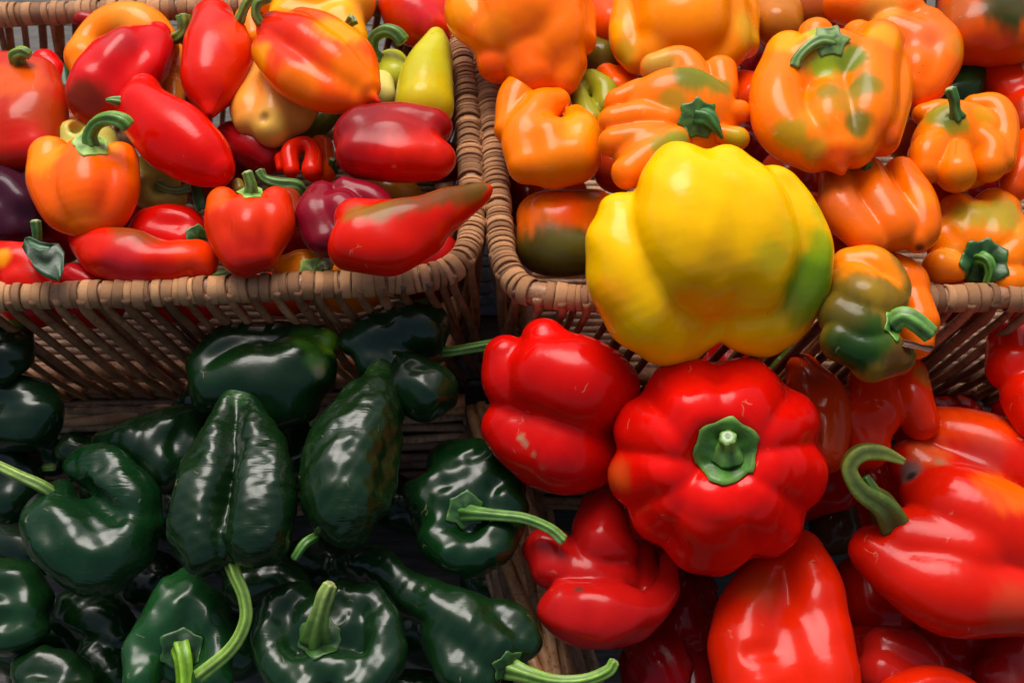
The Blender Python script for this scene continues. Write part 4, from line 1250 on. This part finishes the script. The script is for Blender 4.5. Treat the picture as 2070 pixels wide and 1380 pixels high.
redb('red bell pepper seen from above with eight folds like a star round its green cap', 0.182,
     star(1449, 930, 222, [(117, 1.0, 1.14), (66, 0.99, 1.12), (28, 1.03, 0.80), (-10, 1.02, 0.98), (-50, 1.03, 1.06), (-97, 1.06, 1.25), (-137, 0.98, 0.82), (-168, 1.0, 0.86), (156, 0.99, 0.88)], depth=0.8, top=0.44, k=9, rr=0.355, core=0.64, cav=(1466, 906, 140, 40, 56)),
     (0.678, 0.005, 0.0012), [(1245, 960, 36, (0.5, 0.08, 0.008), 0.6), (1430, 1120, 80, (0.633, 0.006, 0.0006), 0.7)], tilt=False, noise=((2.5, 90),), cell=7,
     calyx=dict(u=1466, v=906, r=60, n=6, col=(0.07, 0.22, 0.02), edge=(0.14, 0.30, 0.04), spike=0.10, sharp=1.4, lift=8, ph=0.5, dome=0.14, bridge=0.9),
     stem=dict(pts=[(1468, 912, 4, 42), (1470, 900, 18, 27), (1472, 892, 32, 18), (1471, 884, 46, 18)], col=(0.18, 0.33, 0.05), base_col=(0.09, 0.23, 0.025), tip=(0.34, 0.46, 0.24), ribs=6, amp=0.06))
redb('glossy red pepper with a curled hooked lobe under the left side of the starry one', 0.140,
     [C((1108, 1110, 2, 51), (1118, 1142, 0, 48), k=8), C((1218, 1036, 10, 50), (1218, 1090, 14, 62), (1236, 1112, 0, 52), k=7), C((1145, 1232, 4, 58), (1190, 1242, 12, 67), (1245, 1242, 12, 64), (1295, 1238, 6, 44), (1334, 1212, 2, 31), (1352, 1172, -4, 23), (1350, 1130, -10, 18), k=8),
      C((1150, 1150, -22, 58), (1205, 1172, -22, 62), (1250, 1170, -30, 50), k=12), C((1290, 1130, -50, 40), (1300, 1190, -50, 40), k=10)],
     (0.48, 0.004, 0.005), [(1170, 1190, 9, (0.1, 0.03, 0.02), 0.8)], noise=((2, 70),))
redb('long red pepper with angular planes below the starry one', 0.135,
     [C((1545, 1172, 0, 50), (1515, 1240, 6, 68), (1505, 1310, 6, 74), (1530, 1395, 0, 82), k=14), C((1618, 1118, 0, 48), (1640, 1180, 10, 60), (1655, 1260, 10, 62), (1668, 1350, 8, 68), (1680, 1420, 0, 66), k=14), C((1588, 1160, -20, 50), (1585, 1250, -16, 60), (1592, 1340, 0, 76), (1600, 1410, 0, 70), k=22), S((1516, 1316, 92, 10), (1560, 1306, 92, 10), k=26)],
     (0.655, 0.006, 0.001), [(1530, 1180, 50, (0.40, 0.05, 0.008), 0.6), (1620, 1360, 60, (0.723, 0.015, 0.0008), 0.6)], noise=((1.5, 100),), cell=6)
redb('big red pepper with a rotten spot and looping green stem at the right edge', 0.150,
     [C((1858, 872, -14, 50), (1930, 895, -8, 74), (2020, 930, -6, 88), (2110, 975, -10, 90), k=14), C((1872, 1000, 12, 54), (1930, 1030, 22, 90), (2010, 1075, 16, 106), (2080, 1110, 4, 100), k=11), C((1766, 1112, -12, 50), (1830, 1160, -4, 64), (1920, 1196, -4, 88), (2050, 1206, -10, 78), k=10), C((1846, 935, 0, 50), (1880, 960, -8, 60), (1960, 990, -24, 80), k=16), C((1836, 1096, 4, 70), (1950, 1120, 0, 96), k=12)],
     (0.655, 0.008, 0.0012), [(1880, 850, 50, (0.881, 0.06, 0.001), 0.7), (1990, 850, 60, (0.904, 0.07, 0.001), 0.6), (2040, 985, 60, (0.847, 0.12, 0.0016), 0.8), (1990, 920, 40, (0.30, 0.03, 0.025), 0.5), (1880, 915, 40, (0.72, 0.10, 0.02), 0.8), (1842, 955, 26, (0.12, 0.10, 0.085), 0.9), (1842, 962, 12, (0.01, 0.01, 0.01), 0.9), (1900, 935, 14, (0.35, 0.18, 0.10), 0.7), (2050, 1230, 50, (0.45, 0.06, 0.02), 0.5)], cell=7,
     stem=dict(pts=[(1800, 1050, 0, 34), (1782, 1018, 26, 27), (1738, 988, 40, 20), (1716, 946, 46, 17), (1738, 916, 50, 18), (1780, 914, 48, 16), (1826, 932, 40, 8)], col=(0.28, 0.32, 0.04), base_col=(0.06, 0.12, 0.012), ribs=4),
     extra_stems=(dict(pts=[(1800, 1040, 6, 18), (1775, 1010, 40, 14), (1760, 985, 50, 12), (1748, 962, 54, 8)], col=(0.07, 0.14, 0.02), name='stem', cut=False),))
redb('orange red pepper with a flat lit side, right behind the starry one', 0.168,
     [C((1640, 770, 0, 36), (1665, 800, 0, 46), (1672, 860, 0, 50), (1665, 915, -10, 44), k=14), C((1625, 750, -6, 36), (1640, 850, -10, 50))], (0.621, 0.02, 0.0012), [(1640, 760, 30, (0.25, 0.04, 0.01), 0.6), (1680, 880, 40, (0.5, 0.06, 0.008), 0.6)])
redb('orange red ribbed pepper under the ripening one, its right edge pinched', 0.166,
     [C((1760, 780, 0, 50), (1765, 840, 4, 56), k=14), C((1835, 760, 0, 40), (1840, 810, 4, 46), (1860, 850, -10, 40), k=12), C((1725, 850, -10, 50), (1750, 900, -20, 50), k=14)], (0.678, 0.015, 0.001), [(1870, 760, 26, (0.35, 0.12, 0.01), 0.7)])
redb('red pepper with two lobes cut by the right edge, beside the upper basket wall', 0.175,
     [C((2045, 700, 0, 50), (2050, 740, 4, 56), k=12), C((2100, 660, 0, 60), (2110, 720, 0, 60), k=14), C((2080, 800, 0, 56), (2100, 850, -10, 50), k=12)], (0.678, 0.005, 0.0008))
redb('red pepper peeping out at the bottom right below the one with the rotten spot', 0.112,
     [C((1790, 1310, 0, 46), (1830, 1320, 4, 50), (1870, 1350, 0, 46), k=14), C((1780, 1360, 0, 50), (1830, 1380, 0, 50))], (0.42, 0.004, 0.006))
redb('red pepper at the bottom edge in front of the peeping one', 0.122,
     [C((1820, 1410, 0, 46), (1880, 1390, 4, 46), (1930, 1400, 0, 42), k=14), C((1960, 1430, 0, 50), (1900, 1440, 0, 50))], (0.678, 0.006, 0.001))
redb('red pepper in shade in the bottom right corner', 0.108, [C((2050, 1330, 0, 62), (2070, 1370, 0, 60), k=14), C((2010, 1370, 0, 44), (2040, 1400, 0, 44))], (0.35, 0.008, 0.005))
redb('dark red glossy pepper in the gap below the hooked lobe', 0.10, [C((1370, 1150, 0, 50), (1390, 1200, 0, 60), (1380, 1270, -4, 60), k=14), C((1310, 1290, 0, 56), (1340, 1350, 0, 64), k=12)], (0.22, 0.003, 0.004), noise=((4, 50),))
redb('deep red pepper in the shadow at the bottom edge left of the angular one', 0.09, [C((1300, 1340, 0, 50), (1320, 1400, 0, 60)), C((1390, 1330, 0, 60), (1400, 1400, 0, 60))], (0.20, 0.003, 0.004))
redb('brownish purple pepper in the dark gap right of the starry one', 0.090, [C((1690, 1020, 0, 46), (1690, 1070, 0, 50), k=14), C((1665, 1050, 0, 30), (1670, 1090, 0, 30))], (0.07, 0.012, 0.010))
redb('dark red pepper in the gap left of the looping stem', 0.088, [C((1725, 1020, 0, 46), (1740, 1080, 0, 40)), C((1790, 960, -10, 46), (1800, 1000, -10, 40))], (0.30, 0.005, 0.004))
redb('olive brown pepper in the gap under the giant yellow one', 0.128, [C((1570, 700, 0, 34), (1580, 740, 0, 36), (1600, 780, -6, 30), k=12)], (0.13, 0.10, 0.02), stem=dict(pts=[(1655, 940, 0, 9), (1652, 915, 6, 8), (1648, 890, 10, 7)], col=(0.2, 0.14, 0.02)))
UNDER_D = ['under the left side of the starry one', 'behind the starry one below the giant yellow one', 'directly beneath the starry one', 'under the right side of the starry one', 'below the looping stem', 'below the one with the rotten spot', 'beneath the hooked lobe', 'behind the orange upper lobe of the rotten spotted one', 'under the rotten spotted one at the right edge', 'between the angular and the peeping ones', 'behind the looping stem', 'under the long angular one', 'under the bulging shouldered one', 'under the two lobed one at the right edge', 'left of the angular one near the bottom', 'under the orange red flat one']
for i, (u, v, zz, r) in enumerate([(1250, 900, 0.085, 90), (1450, 760, 0.10, 90), (1500, 1060, 0.085, 95), (1650, 960, 0.075, 90), (1780, 1200, 0.055, 85), (1950, 1300, 0.06, 90), (1330, 1050, 0.06, 80), (1900, 880, 0.075, 85), (2050, 1000, 0.07, 90), (1720, 1350, 0.06, 85), (1800, 1000, 0.065, 80), (1600, 1280, 0.06, 90), (1180, 860, 0.06, 70), (2060, 850, 0.07, 70), (1450, 1300, 0.05, 80), (1700, 830, 0.07, 70)]):
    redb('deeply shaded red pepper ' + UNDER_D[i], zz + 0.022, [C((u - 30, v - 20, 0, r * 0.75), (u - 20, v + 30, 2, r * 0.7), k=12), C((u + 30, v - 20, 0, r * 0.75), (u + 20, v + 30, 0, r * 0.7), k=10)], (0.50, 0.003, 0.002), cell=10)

# ================================================================== lower left basket, poblanos
PST = (0.20, 0.32, 0.05)
pob('dark green poblano with narrow upturned end at the left edge, before the wicker wall', 0.180,
    [C((30, 655, 0, 16), (36, 680, 2, 30), (28, 715, 2, 40), (0, 740, 0, 40), k=10), C((-30, 690, 0, 46), (-20, 730, 0, 40))], POB, [(34, 650, 24, (0.02, 0.09, 0.008), 0.8)])
pob('dark rounded poblano at the left edge below the upturned one', 0.160,
    [C((0, 800, 4, 50), (50, 810, 8, 56), (78, 840, 0, 54), k=14), C((0, 860, -6, 50), (60, 860, -6, 56))], POB)
pob('blackish green poblano at the left edge behind the pale straight stem', 0.135,
    [C((-20, 930, 0, 50), (20, 935, 6, 54), (40, 980, 0, 46), (20, 1020, -10, 44), k=14)], POB,
    stem=dict(pts=[(84, 946, -10, 7), (95, 945, 4, 7), (110, 944, 6, 7)], col=PST))
pob('broad poblano folded like an open hand with its straight pale stem to the upper left', 0.150,
    [C((120, 1010, 0, 38), (110, 1050, 8, 62), (140, 1100, 0, 76), (190, 1130, -14, 72), k=12), C((170, 935, 0, 36), (215, 955, 8, 54), (262, 1010, 4, 58), (280, 1060, -6, 48), k=10), C((210, 1130, -10, 70), (250, 1100, -10, 66)), C((180, 1060, -4, 60), (230, 1080, -10, 60), k=10), S((170, 985, 42, 14), (210, 1020, 52, 12), (235, 1050, 60, 8), k=26)],
    POB, (), noise=((3.2, 75), (0.6, 34)), mat=M_POBW, cell=5.5,
    stem=dict(pts=[(104, 996, -6, 12), (80, 980, 6, 11), (40, 962, 10, 10), (-10, 938, 14, 9)], col=(0.26, 0.38, 0.08), base_col=(0.16, 0.28, 0.05)))
pob('smooth poblano slanting up to the right, a scrap of yellow leaf stuck to it', 0.145,
    [C((392, 845, 2, 30), (365, 858, 6, 42), (310, 885, 4, 52), (260, 900, 0, 46), (215, 895, -6, 30), k=12), C((380, 880, 0, 34), (370, 920, -8, 40), (330, 950, -14, 46), k=10), C((300, 910, 0, 56), (330, 930, -6, 50))], POB)
pob('small poblano shoulder behind the slanting one', 0.142, [C((400, 815, 0, 38), (430, 812, 0, 36), (370, 830, -6, 30))], POB)
pob('yellow green tinged poblano deep in the gap behind the open hand one', 0.080, [C((150, 910, 0, 36), (180, 920, 0, 36))], (0.010, 0.035, 0.004))
pob('plump poblano with a bright green blunt tip to the right, against the upper basket wall', 0.178,
    [C((420, 735, 0, 42), (470, 700, 6, 48), (540, 695, 6, 46), (610, 690, 2, 38), (650, 688, 4, 31), (662, 690, 2, 25), k=14), C((440, 780, -24, 60), (510, 770, -16, 72), (580, 770, -20, 72), (630, 760, -16, 48), k=16), C((600, 740, 0, 60), (650, 735, -4, 34), k=12), C((540, 820, -40, 56), (600, 810, -40, 50))],
    POB, [(668, 690, 30, (0.16, 0.32, 0.012), 0.95), (620, 685, 34, (0.03, 0.10, 0.008), 0.8), (640, 730, 24, (0.03, 0.09, 0.01), 0.7), (645, 750, 14, (0.10, 0.09, 0.06), 0.6)], noise=((1.6, 90),))
pob('poblano with two rounded shoulders and a stem pointing right to the red pepper', 0.183,
    [C((712, 690, -4, 32), (765, 680, 4, 50), (828, 664, 8, 60), (856, 664, 4, 54), k=14), C((835, 775, -12, 58), (860, 790, -6, 60), (872, 780, -8, 52), k=8), C((780, 730, -34, 60), (820, 790, -34, 50))],
    POB, (), noise=((3.2, 80), (0.7, 34)), stem=dict(pts=[(892, 712, -6, 11), (920, 710, 4, 9.5), (955, 704, 4, 10), (1000, 697, 0, 11)], col=(0.10, 0.22, 0.03), cut=False))
pob('large wrinkled poblano in the middle with a deep crease and a long stem curving down', 0.181,
    [C((474, 804, -2, 21), (462, 845, 0, 34), (438, 915, 0, 53), (416, 1000, -2, 64), (403, 1075, -8, 58), (412, 1120, -18, 46), k=18), C((490, 806, 2, 22), (512, 848, 10, 35), (532, 920, 20, 52), (534, 1010, 24, 68), (523, 1080, 12, 67), k=10), C((484, 900, -26, 44), (476, 980, -50, 54), (470, 1050, -52, 60), (462, 1098, -30, 46), k=14)],
    POB, [(480, 800, 26, (0.012, 0.05, 0.006), 0.7)], noise=((3.2, 75), (0.8, 30)), mat=M_POBW, cell=5.5,
    stem=dict(pts=[(466, 1128, -30, 15), (476, 1160, -10, 13), (494, 1205, 0, 12), (497, 1255, 6, 12), (468, 1310, 8, 12), (402, 1366, 6, 13)], col=(0.20, 0.34, 0.05)))
pob('long wrinkled poblano pointing up beside the large creased one', 0.184,
    [C((770, 734, 0, 16), (768, 778, 4, 38), (745, 848, 8, 66), (706, 925, 10, 82), (692, 1000, 4, 82), (698, 1050, -8, 58), k=16), C((726, 800, 2, 30), (672, 890, 8, 50), (654, 970, 0, 48), k=12), C((782, 830, -6, 28), (764, 930, -10, 44), (744, 1010, -14, 46), k=12)],
    (0.004, 0.022, 0.006), [(770, 740, 30, (0.012, 0.05, 0.006), 0.7)], noise=((2.6, 70), (0.9, 28)), mat=M_POBW, cell=5.5,
    stem=dict(pts=[(640, 1082, -20, 9), (615, 1098, 4, 9), (594, 1128, 8, 8)], col=(0.08, 0.20, 0.03)))
pob('blocky poblano with a long pale stem reaching over the red peppers, right of the others', 0.150,
    [C((905, 935, 0, 44), (950, 925, 6, 40), (1000, 945, 2, 40), (1028, 1000, 2, 36), (1020, 1060, 0, 38), (980, 1115, 0, 42), (920, 1118, 0, 42), (880, 1090, -4, 40), k=14), C((858, 1000, 4, 40), (880, 1010, 6, 42), (890, 1060, 0, 40), k=8), E(940, 1030, -30, 112, 112, 64, 0, 24), C((910, 960, 4, 44), (915, 990, 4, 36), k=12)],
    POB, (), noise=((3.2, 70), (0.7, 34)), cell=5.5,
    calyx=dict(u=940, v=1030, r=34, n=6, col=(0.02, 0.08, 0.012), edge=(0.06, 0.16, 0.02), spike=0.18, lift=5),
    stem=dict(pts=[(938, 1036, 0, 18), (965, 1038, 22, 13), (1010, 1042, 36, 10.5), (1060, 1048, 44, 10), (1110, 1068, 46, 10), (1138, 1092, 44, 11)], col=(0.20, 0.36, 0.08), base_col=(0.06, 0.18, 0.02)))
pob('poblano seen on its stem end with two hollows round a thick bent stem, bottom centre', 0.150,
    [C((560, 1220, 0, 38), (545, 1290, 4, 38), (565, 1350, 0, 42), (620, 1390, -4, 44), k=14), C((560, 1215, 0, 34), (610, 1205, 0, 28), (645, 1220, -10, 22), k=12), C((700, 1205, 0, 32), (750, 1215, 4, 34), (778, 1270, 4, 38), (775, 1340, 0, 42), (720, 1390, -4, 50), k=14), C((670, 1215, -10, 26), (700, 1205, 0, 30)), C((640, 1350, 0, 40), (700, 1360, 0, 44), k=12), E(655, 1310, -45, 130, 110, 60, 0, 20)],
    POB, (), noise=((3.2, 70), (0.7, 34)), cell=5.5,
    calyx=dict(u=646, v=1288, r=42, n=6, col=(0.025, 0.09, 0.012), edge=(0.05, 0.13, 0.02), spike=0.12, lift=6, ph=0.2),
    stem=dict(pts=[(640, 1292, 0, 30), (642, 1262, 26, 22), (650, 1228, 44, 16), (658, 1202, 50, 16), (668, 1180, 52, 13)], col=(0.30, 0.40, 0.09), base_col=(0.05, 0.15, 0.015)))
pob('long bent poblano stretching down right, its stem reaching towards the red basket', 0.142,
    [C((725, 1132, 0, 30), (765, 1140, 4, 36), (810, 1185, 6, 40), (880, 1225, 8, 50), (950, 1265, 6, 62), (985, 1310, 0, 62), k=14), C((960, 1235, 4, 40), (1030, 1260, 4, 42), (1060, 1300, -2, 36), k=10), C((900, 1280, 0, 50), (930, 1340, -6, 56), (960, 1370, -8, 50), k=12), C((730, 1150, -20, 26), (830, 1210, -20, 40))],
    POB, (), noise=((3.2, 80), (0.7, 34)),
    calyx=dict(u=1026, v=1345, r=30, n=6, col=(0.02, 0.08, 0.012), edge=(0.05, 0.14, 0.02), spike=0.15, lift=4),
    stem=dict(pts=[(1030, 1350, 0, 22), (1065, 1362, 20, 15), (1120, 1376, 26, 12), (1180, 1374, 28, 11), (1228, 1356, 30, 11), (1243, 1336, 30, 10)], col=(0.17, 0.32, 0.04)))
pob('tapering poblano at the bottom with a thick bright stem running off the lower edge', 0.136,
    [C((372, 1175, -4, 26), (360, 1210, 0, 48), (345, 1250, 4, 50), (290, 1310, 0, 36), (285, 1370, 0, 38), k=14), C((380, 1210, 0, 48), (420, 1240, 4, 44), (440, 1300, 0, 36), (430, 1370, -4, 40), k=12), E(355, 1320, -40, 80, 90, 50, 0, 20), C((350, 1235, 0, 50), (400, 1240, 0, 44))],
    (0.005, 0.030, 0.006), (), noise=((3.2, 60), (0.7, 34)), cell=5.5,
    calyx=dict(u=368, v=1312, r=40, n=6, col=(0.012, 0.05, 0.01), edge=(0.03, 0.10, 0.015), spike=0.15, lift=5),
    stem=dict(pts=[(366, 1305, 0, 20), (372, 1330, 18, 18), (376, 1370, 24, 17), (374, 1420, 26, 17)], col=(0.20, 0.40, 0.02)))
pob('green poblano cut by the left edge near the bottom', 0.112,
    [C((-20, 1180, 0, 50), (30, 1180, 6, 50), (58, 1220, 2, 48), (50, 1270, -6, 46), k=14), C((0, 1250, -6, 60), (20, 1280, -10, 46)), S((0, 1250, 62, 20), k=20)], (0.005, 0.030, 0.006), (), noise=((3, 60),))
pob('poblano at the bottom left edge of the photograph', 0.104, [C((70, 1360, 0, 46), (110, 1350, 4, 44), (150, 1375, 0, 44), k=14), C((80, 1410, 0, 50), (160, 1420, 0, 50))], POB, (), noise=((3.2, 60), (0.7, 34)))
pob('dim poblano in the gap between the left edge ones and the tapering one', 0.080, [C((150, 1240, 0, 50), (200, 1250, 4, 56), (240, 1290, 0, 46), k=14), C((200, 1330, -4, 50), (230, 1370, 0, 50), k=10)], POB, (), noise=((3.2, 80), (0.7, 34)))
pob('dim poblano in the gap below the large wrinkled one', 0.078, [C((500, 1180, 0, 50), (560, 1170, 0, 46), (600, 1200, 0, 44))], POB, (), noise=((3.2, 70), (0.7, 34)), stem=dict(pts=[(560, 1190, 0, 7), (552, 1196, 14, 7), (548, 1206, 16, 8)], col=(0.12, 0.25, 0.03)))
pob('poblano peeping in at the bottom edge right of the bent stem one', 0.092, [C((800, 1400, 0, 44), (850, 1395, 0, 44))], (0.005, 0.030, 0.006))
pob('shadowed poblano whose pale stem end sticks up between the plump and long wrinkled ones', 0.13, [C((610, 880, 0, 46), (600, 940, 0, 50))], POB, (), stem=dict(pts=[(632, 860, -4, 10), (634, 836, 20, 9), (633, 812, 34, 9)], col=(0.30, 0.38, 0.10), tip=(0.5, 0.5, 0.2)))
UNDER_C = ['below the open hand one at the left', 'between the open hand one and the tapering one', 'behind the large wrinkled one', 'between the two wrinkled ones at their lower ends', 'between the long wrinkled and the blocky ones', 'under the long bent one', 'between the blocky one and the side wall', 'right of the open hand one', 'under the dark rounded one at the left edge', 'between the two stems near the bottom', 'under the one at the bottom left edge', 'beneath the two hollowed one', 'under the plump bright tipped one', 'below the large wrinkled one', 'under the two shouldered one', 'left of the large wrinkled one', 'behind the dark rounded one at the left edge', 'beside the long bent one at the bottom', 'in the bottom left gap at the photo edge', 'left of the tapering one', 'under the left side of the open hand one']
for i, (u, v, zz, r) in enumerate([(60, 1060, 0.055, 80), (300, 1180, 0.055, 80), (520, 950, 0.06, 70), (660, 1150, 0.05, 80), (800, 1020, 0.05, 70), (860, 1280, 0.045, 80), (1000, 1200, 0.045, 60), (240, 1000, 0.06, 70), (60, 900, 0.07, 70), (450, 1300, 0.05, 80), (100, 1380, 0.05, 80), (700, 1350, 0.05, 80), (560, 860, 0.07, 70), (480, 1130, 0.06, 70), (720, 720, 0.07, 50), (340, 1040, 0.055, 70), (20, 780, 0.08, 60), (980, 1370, 0.05, 60), (30, 1320, 0.07, 60), (130, 1290, 0.055, 60), (40, 1110, 0.07, 56)]):
    pob('deeply shaded poblano ' + UNDER_C[i], zz, [C((u - 30, v - 20, 0, r * 0.7), (u + 10, v, 2, r * 0.8), (u + 40, v + 20, 0, r * 0.6), k=12)], POB, cell=10)

# ------------------------------------------------------------------ leaves
def leaf(name, label, outline, z, lift, col, u, v, fold=0.0, parent=None):
    """thin curled leaf; outline: rows of (left, right) photo pixels from base to tip, w per row"""
    V, Cc = [], []
    n = 7
    for (ul, vl, ur, vr, w) in outline:
        for i in range(n):
            t = i / (n - 1)
            ww = w + fold * (abs(2 * t - 1) ** 1.5) * 14 + lift
            p, _ = at(ul + (ur - ul) * t, vl + (vr - vl) * t, z, ww)
            V.append(p)
            Cc.append(np.array(col) * (1.35 if i == n // 2 else 1.0 + 0.12 * math.sin(i * 2.3 + len(V))))
    m = len(outline)
    k = len(V)
    V = np.array(V)
    V2 = V + FWD * 0.0005
    F = []
    for i in range(m - 1):
        for j in range(n - 1):
            a = i * n + j
            F.append((a, a + n, a + n + 1, a + 1))
            F.append((k + a, k + a + 1, k + a + n + 1, k + a + n))
    bd_ = [i for i in range(n)] + [n - 1 + n * i for i in range(1, m)] + [(m - 1) * n + i for i in range(n - 2, -1, -1)] + [n * i for i in range(m - 2, 0, -1)]
    for a, b_ in zip(bd_, bd_[1:] + bd_[:1]):
        F.append((a, b_, k + b_, k + a))
    c = V.mean(0)
    if parent is None:
        r = empty(name, label, 'leaf' if 'leaf' in name else 'scrap', c)
        build_mesh('blade', np.vstack([V, V2]) - c, F, M_STEM, r, None, np.vstack([Cc, Cc]))
    return
leaf('pepper_leaf', 'folded green leaf lying on the red pepper in the front left corner of the basket',
     [(44, 498, 50, 510, 6), (50, 482, 62, 528, 10), (62, 488, 66, 536, 8), (92, 492, 74, 548, 10), (118, 492, 92, 560, 6), (130, 510, 108, 566, 0), (128, 545, 114, 568, -4), (124, 560, 118, 568, -6)], 0.222, 22, (0.012, 0.050, 0.014), 90, 520, 0.4)
leaf('pepper_leaf', 'rolled dark green leaf edge over the larger leaf near the short upright stem',
     [(50, 480, 52, 488, 22), (60, 478, 64, 500, 26), (80, 488, 80, 508, 26), (100, 492, 96, 508, 22), (112, 494, 104, 498, 16)], 0.222, 30, (0.03, 0.085, 0.030), 80, 490, 0.5)
leaf('pepper_leaf', 'dark green leaf scrap behind the red pepper with a leafy cap',
     [(385, 372, 392, 366, 0), (388, 392, 408, 376, 4), (392, 415, 414, 396, 2), (400, 430, 414, 420, 0)], 0.214, 6, (0.02, 0.08, 0.015), 400, 400, 0.4)
leaf('leaf_scrap', 'tiny yellow green scrap of leaf stuck on the slanting poblano',
     [(284, 897, 286, 901, 0), (292, 900, 294, 908, 2), (312, 898, 310, 914, 2), (326, 898, 322, 916, 0), (334, 917, 332, 918, 0)], 0.112, 56, (0.32, 0.34, 0.03), 310, 905, 0.2)

for o in bpy.data.objects:
    if 'label' in o and len(o['label'].split()) > 16:
        print('LONG', len(o['label'].split()), o['label'])
leaf('dry_calyx_scrap', 'dry brown torn scrap hanging under the thick cut stem of the ripening pepper',
     [(1812, 682, 1814, 694, 6), (1828, 686, 1830, 702, 8), (1846, 690, 1842, 704, 6), (1862, 696, 1858, 706, 4), (1882, 698, 1876, 712, 2), (1888, 700, 1886, 706, 0)], 0.232, 14, (0.14, 0.06, 0.035), 1850, 700, 0.5)
print('peppers', COUNT)
for o in bpy.data.objects:
    if o.type == 'EMPTY' and 'label' not in o:
        print('no label', o.name)
